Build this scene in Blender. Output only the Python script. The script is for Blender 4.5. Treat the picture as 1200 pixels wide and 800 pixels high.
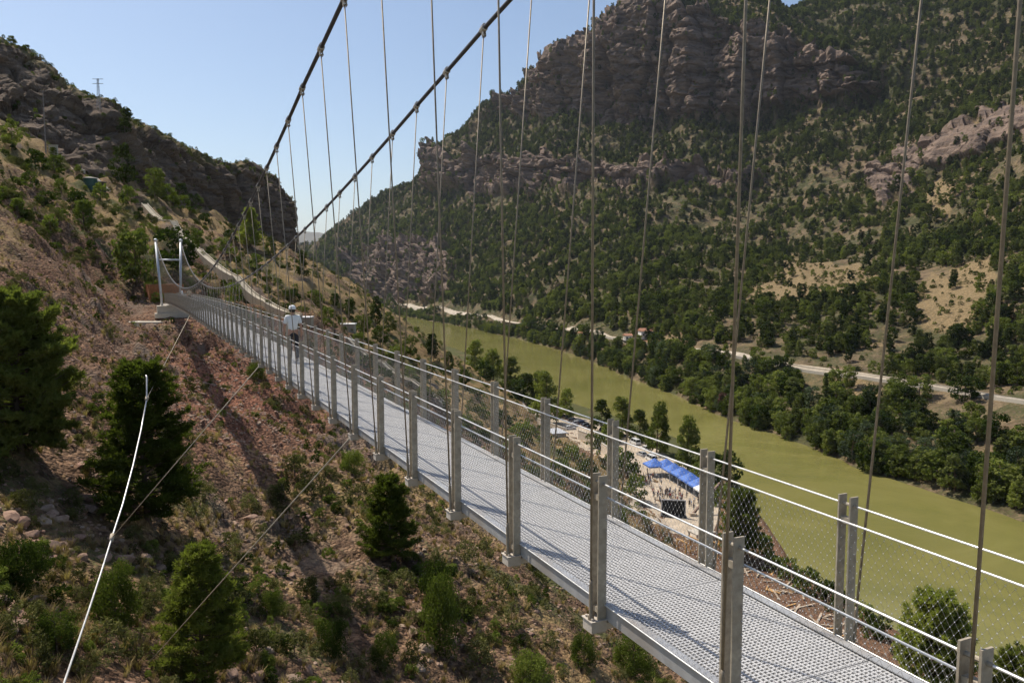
import bpy, bmesh, math, random
import numpy as np
from mathutils import Vector, Matrix

for o in list(bpy.data.objects):
    bpy.data.objects.remove(o)
SC = bpy.context.scene
COL = SC.collection
rad = math.radians

# ------------------------------------------------------------------ camera
FPX = 933.0                      # focal length in pixels of a 1200 wide picture
HOR = 317.8                      # eye level
PITCH = math.atan((400 - HOR) / FPX)
cam_d = bpy.data.cameras.new('camera')
cam_d.sensor_width = 36.0
cam_d.lens = 36.0 * FPX / 1200.0
cam_d.clip_start = 0.1
cam_d.clip_end = 60000
cam = bpy.data.objects.new('camera', cam_d)
COL.objects.link(cam)
cam.location = (0, 0, 0)
cam.rotation_euler = (math.pi / 2 - PITCH, 0, 0)
SC.camera = cam

# ------------------------------------------------------------------ light
SUN_H = Vector((-0.79, 0.61, 0)).normalized()      # horizontal direction towards the sun
SUN_EL = rad(56)
to_sun = Vector((SUN_H.x * math.cos(SUN_EL), SUN_H.y * math.cos(SUN_EL), math.sin(SUN_EL)))
W = bpy.data.worlds.new('World')
SC.world = W
W.use_nodes = True
nt = W.node_tree
nt.nodes.clear()
sky = nt.nodes.new('ShaderNodeTexSky')
sky.sky_type = 'NISHITA'
sky.sun_disc = False
sky.sun_elevation = SUN_EL
sky.sun_rotation = math.atan2(SUN_H.x, SUN_H.y)
sky.altitude = 300
sky.air_density = 1.0
sky.dust_density = 1.4
sky.ozone_density = 1.6
bgn = nt.nodes.new('ShaderNodeBackground')
bgn.inputs['Strength'].default_value = 0.112
wo = nt.nodes.new('ShaderNodeOutputWorld')
nt.links.new(sky.outputs[0], bgn.inputs[0])
nt.links.new(bgn.outputs[0], wo.inputs[0])
sd = bpy.data.lights.new('sun', 'SUN')
sd.energy = 5.0
sd.angle = rad(0.53)
sd.color = (1.0, 0.93, 0.82)
sun = bpy.data.objects.new('sun', sd)
COL.objects.link(sun)
sun.rotation_euler = to_sun.to_track_quat('Z', 'Y').to_euler()
sun.location = to_sun * 50
SC.view_settings.view_transform = 'Standard'
SC.view_settings.look = 'None'
SC.view_settings.gamma = 1
SC.view_settings.exposure = 0.22
SC.render.engine = 'CYCLES'
SC.cycles.max_bounces = 4
SC.cycles.use_adaptive_sampling = True
SC.cycles.adaptive_threshold = 0.03
SC.cycles.diffuse_bounces = 2
SC.cycles.glossy_bounces = 2
SC.cycles.transmission_bounces = 2
SC.cycles.transparent_max_bounces = 6

# ------------------------------------------------------------------ helpers
CP, SP = math.cos(PITCH), math.sin(PITCH)


def at(px, py, Y):
    """point seen at picture position px,py (1200x800) at distance Y ahead"""
    u = (px - 600) / FPX
    v = (400 - py) / FPX
    dy = CP + v * SP
    dz = -SP + v * CP
    return np.array([u / dy * Y, Y, dz / dy * Y])


def at_z(px, py, z):
    p = at(px, py, 1.0)
    return p * (z / p[2])


def project(P):
    P = np.asarray(P, float)
    d = P[..., 1] * CP - P[..., 2] * SP
    u = P[..., 1] * SP + P[..., 2] * CP
    return 600 + FPX * P[..., 0] / d, 400 - FPX * u / d


_rs = np.random.RandomState(7)
_perm = np.concatenate([_rs.permutation(256)] * 3)
_g3 = _rs.normal(size=(256, 3))
_g3 /= np.linalg.norm(_g3, axis=1)[:, None]


def noise(x, y, z=0.0):
    x, y, z = np.broadcast_arrays(np.asarray(x, float), np.asarray(y, float), np.asarray(z, float))
    xi = np.floor(x).astype(int)
    yi = np.floor(y).astype(int)
    zi = np.floor(z).astype(int)
    xf, yf, zf = x - xi, y - yi, z - zi
    u = xf * xf * xf * (xf * (xf * 6 - 15) + 10)
    v = yf * yf * yf * (yf * (yf * 6 - 15) + 10)
    w = zf * zf * zf * (zf * (zf * 6 - 15) + 10)
    out = 0
    for dx in (0, 1):
        wx = u if dx else 1 - u
        px_ = _perm[(xi + dx) & 255]
        for dy in (0, 1):
            wy = v if dy else 1 - v
            py_ = _perm[px_ + ((yi + dy) & 255)]
            for dz in (0, 1):
                wz = w if dz else 1 - w
                g = _g3[_perm[py_ + ((zi + dz) & 255)]]
                out = out + wx * wy * wz * (g[..., 0] * (xf - dx) + g[..., 1] * (yf - dy) + g[..., 2] * (zf - dz))
    return out * 1.5


def fbm(x, y, z=0.0, o=4, gain=0.5):
    s = 0
    a = 1.0
    for i in range(o):
        s = s + a * noise(np.asarray(x) * 2 ** i + 17.3 * i, np.asarray(y) * 2 ** i + 5.1 * i, np.asarray(z) * 2 ** i)
        a *= gain
    return s


def worley(P, cell, seed=0):
    """blocks: a random value per cell and the distance to the cell border"""
    q = P / np.asarray(cell, float)
    b = np.floor(q).astype(int)
    d1 = np.full(q.shape[:-1], 9e9)
    d2 = np.full(q.shape[:-1], 9e9)
    val = np.zeros(q.shape[:-1])
    for i in (-1, 0, 1):
        for j in (-1, 0, 1):
            for k in (-1, 0, 1):
                c = b + np.array([i, j, k])
                h = _perm[_perm[_perm[(c[..., 0] + seed) & 255] + (c[..., 1] & 255)] + (c[..., 2] & 255)]
                g = _g3[h]
                d = ((c + 0.5 + 0.45 * g - q) ** 2).sum(-1)
                n = d < d1
                d2 = np.where(n, d1, np.minimum(d2, d))
                val = np.where(n, h / 127.5 - 1, val)
                d1 = np.where(n, d, d1)
    return val, np.sqrt(d2) - np.sqrt(d1)


def sstep(a, b, x):
    t = np.clip((x - a) / (b - a), 0, 1)
    return t * t * (3 - 2 * t)


def in_poly(px, py, poly):
    inside = np.zeros(np.shape(px), bool)
    n = len(poly)
    for i in range(n):
        x0, y0 = poly[i]
        x1, y1 = poly[(i + 1) % n]
        if y0 == y1:
            continue
        c = ((y0 > py) != (y1 > py)) & (px < (x1 - x0) * (py - y0) / (y1 - y0) + x0)
        inside ^= c
    return inside


# ---- materials
def newmat(name):
    m = bpy.data.materials.new(name)
    m.use_nodes = True
    t = m.node_tree
    b = t.nodes['Principled BSDF']
    return m, t, b


def N(t, kind, **kw):
    n = t.nodes.new(kind)
    for k, v in kw.items():
        setattr(n, k, v)
    return n


def ramp(t, fac, stops):
    r = N(t, 'ShaderNodeValToRGB')
    e = r.color_ramp.elements
    while len(e) < len(stops):
        e.new(0.5)
    for i, (p, c) in enumerate(stops):
        e[i].position = p
        e[i].color = (c[0], c[1], c[2], 1) if not isinstance(c, (int, float)) else (c, c, c, 1)
    t.links.new(fac, r.inputs[0])
    return r.outputs[0]


def tex(t, scale, detail=6, rough=0.6, coord='Object', vec=None, kind='ShaderNodeTexNoise', dist=0.0):
    n = N(t, kind)
    n.inputs['Scale'].default_value = scale
    if 'Detail' in n.inputs:
        n.inputs['Detail'].default_value = detail
        n.inputs['Roughness'].default_value = rough
    if 'Distortion' in n.inputs:
        n.inputs['Distortion'].default_value = dist
    if vec is None:
        tc = N(t, 'ShaderNodeTexCoord')
        vec = tc.outputs[coord]
    t.links.new(vec, n.inputs['Vector'])
    return n.outputs[0]


def mixc(t, fac, a, b, mode='MIX'):
    m = N(t, 'ShaderNodeMix', data_type='RGBA', blend_type=mode)
    for sock, val in ((m.inputs[0], fac), (m.inputs[6], a), (m.inputs[7], b)):
        if isinstance(val, bpy.types.NodeSocket):
            t.links.new(val, sock)
        elif isinstance(val, (int, float)):
            sock.default_value = val
        else:
            sock.default_value = (val[0], val[1], val[2], 1)
    return m.outputs[2]


def bump(t, b, h, strength=0.4, dist=0.1):
    n = N(t, 'ShaderNodeBump')
    n.inputs['Strength'].default_value = strength
    n.inputs['Distance'].default_value = dist
    t.links.new(h, n.inputs['Height'])
    t.links.new(n.outputs[0], b.inputs['Normal'])


def plain(name, c, rough=0.6, metal=0.0, var=0.15, scale=4.0, bmp=0.0):
    m, t, b = newmat(name)
    nz = tex(t, scale, 5)
    d = tuple(x * (1 - var) for x in c)
    l = tuple(min(1, x * (1 + var)) for x in c)
    t.links.new(ramp(t, nz, [(0.3, d), (0.7, l)]), b.inputs['Base Color'])
    b.inputs['Roughness'].default_value = rough
    b.inputs['Metallic'].default_value = metal
    if bmp:
        bump(t, b, nz, bmp, 0.02)
    return m


def foliage(name, dark, light, transl=0.3, rough=0.75):
    """leaf colour varies by plant (object random) and within the crown by noise"""
    m = bpy.data.materials.new(name)
    m.use_nodes = True
    t = m.node_tree
    t.nodes.clear()
    oi = N(t, 'ShaderNodeObjectInfo')
    nz = tex(t, 1.3, 3)
    md = N(t, 'ShaderNodeMath', operation='ADD')
    mm = N(t, 'ShaderNodeMath', operation='MULTIPLY_ADD')
    t.links.new(oi.outputs['Random'], mm.inputs[0])
    mm.inputs[1].default_value = 0.9
    mm.inputs[2].default_value = -0.45
    t.links.new(nz, md.inputs[0])
    t.links.new(mm.outputs[0], md.inputs[1])
    c = ramp(t, md.outputs[0], [(0.2, dark), (0.8, light)])
    d = N(t, 'ShaderNodeBsdfDiffuse')
    tr = N(t, 'ShaderNodeBsdfTranslucent')
    t.links.new(c, d.inputs[0])
    t.links.new(mixc(t, 1.0, c, (1.0, 1.15, 0.55), 'MULTIPLY'), tr.inputs[0])
    mx = N(t, 'ShaderNodeMixShader')
    mx.inputs[0].default_value = transl
    t.links.new(d.outputs[0], mx.inputs[1])
    t.links.new(tr.outputs[0], mx.inputs[2])
    o = N(t, 'ShaderNodeOutputMaterial')
    t.links.new(mx.outputs[0], o.inputs[0])
    return m


# ---- mesh building
class MB:
    def __init__(s):
        s.v = []
        s.f = []
        s.m = []
        s.cur = 0

    def add(s, vs, fs):
        o = len(s.v)
        s.v += [tuple(map(float, v)) for v in vs]
        s.f += [tuple(i + o for i in f) for f in fs]
        s.m += [s.cur] * len(fs)
        return s

    def box(s, c, size, rot=None):
        hx, hy, hz = [x / 2 for x in size]
        vs = [Vector((x, y, z)) for z in (-hz, hz) for y in (-hy, hy) for x in (-hx, hx)]
        if rot is not None:
            vs = [rot @ v for v in vs]
        vs = [v + Vector(c) for v in vs]
        return s.add(vs, [(0, 2, 3, 1), (4, 5, 7, 6), (0, 1, 5, 4), (2, 6, 7, 3), (0, 4, 6, 2), (1, 3, 7, 5)])

    def beam(s, a, b, w, h, up=(0, 0, 1)):
        a, b = Vector(a), Vector(b)
        d = (b - a)
        L = d.length
        d.normalize()
        x = d.cross(Vector(up))
        if x.length < 1e-4:
            x = d.cross(Vector((1, 0, 0)))
        x.normalize()
        z = x.cross(d)
        R = Matrix((x, d, z)).transposed()
        return s.box((a + b) / 2, (w, L, h), R)

    def tube(s, pts, r, n=6, cap=True, close=False):
        pts = [Vector(p) for p in pts]
        rs = r if isinstance(r, (list, tuple)) else [r] * len(pts)
        o = len(s.v)
        prev = None
        for i, p in enumerate(pts):
            a = pts[max(i - 1, 0)]
            b = pts[min(i + 1, len(pts) - 1)]
            d = (b - a).normalized()
            ref = Vector((0, 0, 1)) if abs(d.z) < 0.95 else Vector((1, 0, 0))
            x = d.cross(ref).normalized()
            y = x.cross(d)
            for k in range(n):
                an = 2 * math.pi * k / n
                s.v.append(tuple(p + (x * math.cos(an) + y * math.sin(an)) * rs[i]))
        for i in range(len(pts) - 1):
            for k in range(n):
                k2 = (k + 1) % n
                s.f.append((o + i * n + k, o + i * n + k2, o + (i + 1) * n + k2, o + (i + 1) * n + k))
                s.m.append(s.cur)
        if cap:
            s.f.append(tuple(o + k for k in range(n))[::-1])
            s.f.append(tuple(o + (len(pts) - 1) * n + k for k in range(n)))
            s.m += [s.cur] * 2
        return s

    def mesh(s, name, mats, smooth=False):
        me = bpy.data.meshes.new(name)
        me.from_pydata(s.v, [], s.f)
        for m in (mats if isinstance(mats, (list, tuple)) else [mats]):
            me.materials.append(m)
        if max(s.m, default=0) > 0:
            me.polygons.foreach_set('material_index', s.m)
        if smooth:
            me.polygons.foreach_set('use_smooth', [True] * len(me.polygons))
        me.update()
        return me

    def build(s, name, mats, parent=None, smooth=False):
        return link(name, s.mesh(name, mats, smooth), parent)


def link(name, me, parent=None, loc=(0, 0, 0), rot=(0, 0, 0), scale=None):
    o = bpy.data.objects.new(name, me)
    COL.objects.link(o)
    o.parent = parent
    o.location = loc
    o.rotation_euler = rot
    if scale is not None:
        o.scale = scale if isinstance(scale, (tuple, list)) else (scale,) * 3
    return o


def tag(o, label=None, cat=None, group=None, kind=None):
    if label:
        o['label'] = label
    if cat:
        o['category'] = cat
    if group:
        o['group'] = group
    if kind:
        o['kind'] = kind
    return o


def thing(name, label, cat, loc=(0, 0, 0), rz=0, group=None):
    o = bpy.data.objects.new(name, None)
    COL.objects.link(o)
    o.empty_display_size = 0.3
    o.location = tuple(float(x) for x in loc)
    o.rotation_euler = (0, 0, rz)
    return tag(o, label, cat, group)


def copy_tree(o, parent=None):
    c = o.copy()
    COL.objects.link(c)
    c.parent = parent
    for ch in o.children:
        copy_tree(ch, c)
    return c


def mesh_np(name, V, F, mats, smooth=True, mi=None):
    """V (n,3), F (m,k) arrays"""
    me = bpy.data.meshes.new(name)
    V = np.asarray(V, np.float32)
    F = np.asarray(F, np.int32)
    k = F.shape[1]
    me.vertices.add(len(V))
    me.vertices.foreach_set('co', V.ravel())
    me.loops.add(F.size)
    me.loops.foreach_set('vertex_index', F.ravel())
    me.polygons.add(len(F))
    me.polygons.foreach_set('loop_start', np.arange(0, F.size, k, dtype=np.int32))
    me.polygons.foreach_set('loop_total', np.full(len(F), k, np.int32))
    me.polygons.foreach_set('use_smooth', np.full(len(F), smooth))
    for m in (mats if isinstance(mats, (list, tuple)) else [mats]):
        me.materials.append(m)
    if mi is not None:
        me.polygons.foreach_set('material_index', np.asarray(mi, np.int32))
    me.update(calc_edges=True)
    return me


def grid_mesh(name, P, mats, attrs=None, smooth=True, flip=False):
    r, c = P.shape[:2]
    i = np.arange(r * c).reshape(r, c)
    F = np.stack([i[:-1, :-1], i[:-1, 1:], i[1:, 1:], i[1:, :-1]], -1).reshape(-1, 4)
    if flip:
        F = F[:, ::-1]
    me = mesh_np(name, P.reshape(-1, 3), F, mats, smooth)
    for k, a in (attrs or {}).items():
        at_ = me.attributes.new(k, 'FLOAT', 'POINT')
        at_.data.foreach_set('value', np.asarray(a, np.float32).ravel())
    return me


def attr(t, name):
    a = N(t, 'ShaderNodeAttribute', attribute_name=name)
    return a.outputs['Fac']


rng = np.random.RandomState(11)
random.seed(5)

# ------------------------------------------------------------------ terrain materials
def terrain_mat(name, soil_d, soil_l, red, grass_d, grass_l, veg_d, veg_l, rock_d, rock_l, sc=1.0, far=False):
    """earth / red earth / dry grass / ground cover / bare rock picked by masks that lie on the ground"""
    m, t, b = newmat(name)
    n1 = tex(t, 0.9 * sc, 3, 0.7)
    n2 = tex(t, 5.0 * sc, 3, 0.7)
    soil = ramp(t, n1, [(0.3, soil_d), (0.68, soil_l)])
    soil = mixc(t, attr(t, 'red'), soil, ramp(t, n2, [(0.3, tuple(x * 0.6 for x in red)), (0.7, tuple(min(1, x * 1.3) for x in red))]))
    hgt_n = n2
    if not far:
        vo = N(t, 'ShaderNodeTexVoronoi')
        vo.inputs['Scale'].default_value = 4.2 * sc
        tcv = N(t, 'ShaderNodeTexCoord')
        t.links.new(tcv.outputs['Object'], vo.inputs['Vector'])
        bw_ = N(t, 'ShaderNodeRGBToBW')
        t.links.new(vo.outputs['Color'], bw_.inputs[0])
        soil = mixc(t, 1.0, soil, ramp(t, bw_.outputs[0], [(0.2, 0.55), (0.8, 1.5)]), 'MULTIPLY')
        ad = N(t, 'ShaderNodeMath', operation='SUBTRACT')
        t.links.new(n2, ad.inputs[0])
        t.links.new(vo.outputs['Distance'], ad.inputs[1])
        hgt_n = ad.outputs[0]
    grass = ramp(t, n2, [(0.32, grass_d), (0.66, grass_l)])
    veg = ramp(t, n2, [(0.3, veg_d), (0.7, veg_l)])

    def masked(nm, nz, k=0.55):
        a = N(t, 'ShaderNodeMath', operation='MULTIPLY_ADD')
        t.links.new(nz, a.inputs[0])
        a.inputs[1].default_value = k * 2
        a.inputs[2].default_value = -k
        s = N(t, 'ShaderNodeMath', operation='ADD')
        t.links.new(attr(t, nm), s.inputs[0])
        t.links.new(a.outputs[0], s.inputs[1])
        r = N(t, 'ShaderNodeMapRange')
        r.inputs[1].default_value = 0.38
        r.inputs[2].default_value = 0.62
        t.links.new(s.outputs[0], r.inputs[0])
        return r.outputs[0]
    c = mixc(t, masked('dry', n1), soil, grass)
    c = mixc(t, masked('veg', n2), c, veg)
    # rock with beds
    tc = N(t, 'ShaderNodeTexCoord')
    mp = N(t, 'ShaderNodeMapping')
    mp.inputs['Scale'].default_value = (0.35, 0.35, 2.2)
    t.links.new(tc.outputs['Object'], mp.inputs[0])
    n4 = tex(t, 0.35 * sc, 4, 0.65, vec=mp.outputs[0], dist=0.6)
    rock = ramp(t, n4, [(0.32, rock_d), (0.5, tuple((a_ + b_) / 2 for a_, b_ in zip(rock_d, rock_l))), (0.7, rock_l)])
    c = mixc(t, masked('rock', n1, 0.25), c, rock)
    t.links.new(c, b.inputs['Base Color'])
    b.inputs['Roughness'].default_value = 0.95
    b.inputs['Specular IOR Level'].default_value = 0.15
    bump(t, b, n1 if far else hgt_n, 1.0, 2.2 if far else 0.2)
    return m


M_HILL = terrain_mat('hillside_earth', (0.072, 0.043, 0.027), (0.235, 0.145, 0.086), (0.20, 0.090, 0.055),
                     (0.16, 0.105, 0.045), (0.38, 0.265, 0.125), (0.045, 0.05, 0.017), (0.125, 0.125, 0.045),
                     (0.11, 0.075, 0.055), (0.27, 0.20, 0.145), 1.0)
M_FAR = terrain_mat('mountain_earth', (0.075, 0.055, 0.033), (0.20, 0.145, 0.085), (0.28, 0.15, 0.09),
                    (0.11, 0.085, 0.042), (0.27, 0.19, 0.10), (0.035, 0.040, 0.016), (0.085, 0.080, 0.034),
                    (0.070, 0.052, 0.046), (0.26, 0.185, 0.135), 0.22, True)
M_CLIFF = terrain_mat('cliff_rock', (0.10, 0.075, 0.045), (0.20, 0.15, 0.095), (0.25, 0.13, 0.08),
                      (0.15, 0.115, 0.055), (0.32, 0.24, 0.12), (0.045, 0.05, 0.02), (0.12, 0.12, 0.05),
                      (0.07, 0.05, 0.038), (0.21, 0.155, 0.11), 0.7)

# ------------------------------------------------------------------ river, shores
ZR = -60.0
near_shore = np.array([at_z(x, y, ZR)[:2] for x, y in
                       [(1330, 900), (1200, 800), (1090, 755), (1000, 705), (940, 660), (905, 610), (862, 548), (800, 515), (720, 487),
                        (640, 462), (560, 418), (500, 395), (470, 379), (400, 358), (300, 342)]])
o_ = np.argsort(near_shore[:, 1])
near_shore = near_shore[o_]


def shore_x(Y):
    return np.interp(Y, near_shore[:, 1], near_shore[:, 0])


def river_mat():
    m, t, b = newmat('river_water')
    n1 = tex(t, 0.022, 6, 0.65, 'Object', dist=1.5)
    n2 = tex(t, 0.7, 4, 0.65)
    t.links.new(ramp(t, n1, [(0.32, (0.145, 0.140, 0.040)), (0.5, (0.185, 0.170, 0.052)), (0.68, (0.225, 0.205, 0.070))]), b.inputs['Base Color'])
    b.inputs['Roughness'].default_value = 0.112
    b.inputs['Specular IOR Level'].default_value = 0.4
    bump(t, b, n2, 0.25, 0.12)
    return m


mbr = MB()
mbr.add([(-900, 60, ZR), (420, 60, ZR), (420, 3200, ZR), (-900, 3200, ZR)], [(0, 1, 2, 3)])
tag(mbr.build('river', river_mat()), kind='structure')
mbg = MB()
mbg.add([(-30000, -200, -68), (30000, -200, -68), (30000, 40000, -68), (-30000, 40000, -68)], [(0, 1, 2, 3)])
tag(mbg.build('ground', plain('valley_floor', (0.16, 0.14, 0.09), 0.95, scale=0.01)), kind='structure')

# ------------------------------------------------------------------ near hillside
HC = [(-250, 800, 11), (0, 800, 19), (100, 800, 22), (250, 800, 26), (400, 800, 31), (550, 800, 36), (700, 800, 42), (850, 800, 55), (1000, 800, 88),
      (0, 900, 15), (300, 1000, 19), (700, 1000, 28), (1000, 1000, 45),
      (-250, 600, 18), (0, 640, 28), (150, 650, 33), (300, 650, 42), (420, 650, 46), (520, 650, 50), (620, 700, 50), (700, 740, 53),
      (-250, 450, 26), (0, 520, 37), (100, 530, 42), (200, 520, 52), (300, 540, 60), (400, 560, 62), (480, 600, 62), (560, 640, 63),
      (0, 400, 56), (100, 420, 64), (180, 420, 84), (250, 440, 90), (320, 470, 87), (400, 510, 83), (460, 560, 77),
      (150, 385, 104), (192, 366, 109), (225, 372, 110), (260, 392, 109), (0, 330, 78), (100, 345, 95),
      (190, 338, 124), (100, 290, 125), (0, 250, 105), (150, 300, 135), (0, 195, 145), (60, 190, 178), (130, 228, 182), (200, 262, 185),
      (-200, 320, 60), (-200, 150, 125), (-250, 50, 180),
      (260, 345, 138), (300, 362, 140), (360, 390, 138), (420, 425, 140), (480, 452, 150), (550, 495, 150), (600, 535, 140), (660, 580, 128),
      (720, 645, 112), (760, 705, 100),
      (250, 298, 190), (320, 300, 245), (350, 332, 210), (400, 352, 240), (420, 352, 290), (400, 385, 190), (450, 402, 220),
      (480, 425, 235), (530, 455, 240), (580, 485, 245), (640, 520, 230), (690, 550, 205), (740, 595, 182), (775, 630, 168), (830, 680, 146), (930, 760, 118),
      (430, 347, 340), (455, 373, 430), (490, 400, 470), (540, 428, 430),
      (0, 128, 235), (100, 188, 250), (200, 224, 300), (320, 285, 370), (250, 255, 345), (380, 330, 420), (350, 330, 520), (400, 365, 700),
      (-250, 0, 320), (0, 120, 400), (200, 220, 500), (300, 300, 700), (620, 470, 420), (700, 520, 330), (800, 580, 250)]
_hc = np.array([at(*c) for c in HC])


def _q(X, Y):
    return np.stack([np.asarray(X) / np.asarray(Y) * 2.2, np.log(np.asarray(Y))], -1)


def _tps(A, B):
    d2 = ((A[..., None, :] - B) ** 2).sum(-1)
    return 0.5 * d2 * np.log(d2 + 1e-12)


_qc = _q(_hc[:, 0], _hc[:, 1])
_n = len(_qc)
_K = _tps(_qc, _qc) + 0.0015 * np.eye(_n)
_Pm = np.hstack([np.ones((_n, 1)), _qc])
_S = np.zeros((_n + 3, _n + 3))
_S[:_n, :_n] = _K
_S[:_n, _n:] = _Pm
_S[_n:, :_n] = _Pm.T
_sol = np.linalg.solve(_S, np.concatenate([_hc[:, 2] / _hc[:, 1], np.zeros(3)]))


def hill_base(X, Y):
    q = _q(X, Y).reshape(-1, 2)
    out = np.empty(len(q))
    for i in range(0, len(q), 40000):
        s = q[i:i + 40000]
        out[i:i + 40000] = _tps(s, _qc) @ _sol[:_n] + _sol[_n] + s @ _sol[_n + 1:]
    return out.reshape(np.shape(X)) * Y


TERR = -58.7


def hill_z(X, Y):
    X = np.asarray(X, float)
    Y = np.asarray(Y, float)
    z = hill_base(X, Y)
    amp = np.clip(Y / 60, 0.45, 2.2)
    n = fbm(X / 14, Y / 14, 0.3, 3) * 1.1 + fbm(X / 3.6, Y / 3.6, 2.2, 4) * 0.5
    n = n - np.abs(noise(X / 8 + 9, Y / 11 + 4, 7.7)) * 1.3 + 0.4 + 0.30 * fbm(X / 1.3, Y / 1.3, 6.2, 2) * np.clip(60 / Y, 0.2, 1)
    oc = sstep(0.02, 0.35, fbm(X / 13, Y / 13, 61.0, 3)) * np.clip(90 / Y, 0.25, 1)          # rock ledges breaking out of the slope
    wv, we = worley(np.stack([X + 0.8 * noise(X / 2, Y / 2, 4.0), Y, z * 1.0], -1), (2.6, 2.6, 1.5), 3)
    n = n + oc * (0.42 * wv - 0.3 * np.exp(-(we / 0.12) ** 2))
    # shelf where the far tower stands
    tx, ty = at(192, 362, 110)[:2]
    calm = 1 - np.exp(-((X - tx) ** 2 + (Y - ty) ** 2) / 60.0)
    z = z + n * amp * (0.15 + 0.85 * calm)
    sx = shore_x(Y)
    bank = np.interp(X - sx, [-14, -3, 5], [TERR, TERR - 0.4, -66]) + 0.25 * fbm(X / 9, Y / 9, 4.4, 3)
    d = z - bank
    k = 2.0
    zz = np.where(d > k, z, np.where(d < -k, bank, bank + (d + k) ** 2 / (4 * k)))
    return zz


na, nl = 560, 640
aa = np.linspace(-1.05, 1.0, na)
ll = np.exp(np.linspace(math.log(8.0), math.log(900.0), nl))
GX = aa[None, :] * ll[:, None]
GY = np.repeat(ll[:, None], na, 1)
GZ = hill_z(GX, GY)
gpx, gpy = project(np.stack([GX, GY, GZ], -1))
big = fbm(GX / 22, GY / 22, 1.1, 4)
fine = fbm(GX / 5, GY / 5, 8.1, 3)
beyond = sstep(0.0, 18.0, (GX - 4.3 * math.cos(.441)) * math.cos(.441) + (GY) * math.sin(.441) - 2)     # slope on the river side of the bridge
dry = 0.36 + 0.5 * big + 0.35 * sstep(110, 190, GY)
redm = np.exp(-(((gpx - 285) / 130) ** 2 + ((gpy - 455) / 80) ** 2)) * 1.2 + 0.30 * np.exp(-(((gpx - 60) / 150) ** 2 + ((gpy - 340) / 90) ** 2))
redm = np.clip(redm + 0.25 * fine + 0.3 * sstep(200, 170, GY) * sstep(15, 40, GX), 0, 1)
flat = np.clip(1 - (GZ - (TERR + 0.5)) / 2.0, 0, 1)
dry = np.clip(dry - redm * 0.5, 0, 1) * (1 - 0.5 * flat)
veg = np.clip(0.20 + 0.55 * fbm(GX / 7, GY / 7, 3.3, 3) + 0.12 * sstep(110, 160, GY) - redm * .4, 0, 1) * (1 - flat * .8) + flat * sstep(185, 235, GY) * np.clip(0.75 * sstep(-34, -16, GX - shore_x(GY)) + 0.5 * fbm(GX / 12, GY / 12, 7.0, 3), 0, 1)
gz_x = np.gradient(GZ, axis=0) / np.gradient(GY, axis=0)
ocm = sstep(0.02, 0.35, fbm(GX / 13, GY / 13, 61.0, 3))
rockm = np.clip(sstep(0.95, 1.7, np.abs(gz_x)) * 0.4 + 0.25 * fine + 0.45 * ocm, 0, 1) * (1 - flat)
hill = link('hillside', grid_mesh('hillside', np.stack([GX, GY, GZ], -1), M_HILL,
                                  {'dry': dry, 'red': redm, 'veg': veg, 'rock': rockm}))
tag(hill, kind='structure')


# ------------------------------------------------------------------ lofted slopes
def loft(rows, cols, sub, ncol, extra=None):
    """rows: lists of (px,py,Y) at any px; returns P (nr,nc,3) and row parameter"""
    cx = np.linspace(cols[0], cols[1], ncol)
    R = []
    for r in rows:
        r = np.array(sorted(r), float)
        # smooth interpolation through the knots
        py = np.interp(cx, r[:, 0], r[:, 1])
        lY = np.interp(cx, r[:, 0], np.log(r[:, 2]))
        k = max(3, ncol // 40)
        ker = np.hanning(k + 2)[1:-1]
        ker /= ker.sum()
        pad = lambda a: np.convolve(np.pad(a, k, mode='edge'), ker, 'same')[k:-k]
        py, lY = pad(py), pad(lY)
        R.append(np.stack([at(x, y, math.exp(l)) for x, y, l in zip(cx, py, lY)]))
    R = np.array(R)
    out = []
    par = []
    n = len(R)
    for i in range(n - 1):
        p0, p1, p2, p3 = R[max(i - 1, 0)], R[i], R[i + 1], R[min(i + 2, n - 1)]
        for j in range(sub[i]):
            s = j / sub[i]
            lin = p1 * (1 - s) + p2 * s
            cr = 0.5 * (2 * p1 + (p2 - p0) * s + (2 * p0 - 5 * p1 + 4 * p2 - p3) * s * s + (3 * p1 - p0 - 3 * p2 + p3) * s ** 3)
            out.append(0.6 * lin + 0.4 * cr)
            par.append(i + s)
    out.append(R[-1])
    par.append(n - 1)
    return np.array(out), np.array(par)


def gnormals(P):
    du = np.gradient(P, axis=1)
    dv = np.gradient(P, axis=0)
    n = np.cross(du, dv)
    n /= np.linalg.norm(n, axis=-1)[..., None] + 1e-9
    return n


# far mountain -------------------------------------------------------
shore_far = [(300, 350), (360, 358), (430, 364.5), (480, 371), (505, 376), (585, 392), (660, 411), (740, 444), (850, 490), (1000, 547),
             (1100, 580), (1200, 612), (1450, 700)]
R0 = [(x, y, at_z(x, y, ZR)[1]) for x, y in shore_far]
Rm = []
for x, y, Y in R0:
    Rm.append((x, y + 3200 / Y, Y * 0.985))
R1 = [(300, 345, 1700), (360, 349, 1560), (430, 352, 1390), (505, 361, 1090), (585, 374, 850), (660, 386, 620), (740, 399, 490), (850, 417, 388), (1000, 436, 318), (1100, 452, 282), (1200, 470, 248), (1450, 525, 190)]
R1b = [(x, y - 1.2, Y * 1.015) for x, y, Y in R1]
R2 = [(300, 325, 1900), (360, 318, 1700), (430, 315, 1460), (505, 322, 1210), (585, 330, 980), (660, 340, 760), (740, 352, 610), (850, 362, 505), (1000, 375, 410), (1100, 392, 355), (1200, 405, 312), (1450, 430, 240)]
R3 = [(300, 308, 2000), (360, 298, 1800), (430, 286, 1560), (505, 285, 1350), (585, 286, 1150), (660, 292, 930), (740, 300, 790), (850, 318, 640), (900, 318, 590), (1000, 312, 540), (1100, 315, 470), (1200, 300, 420), (1450, 280, 320)]
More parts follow.
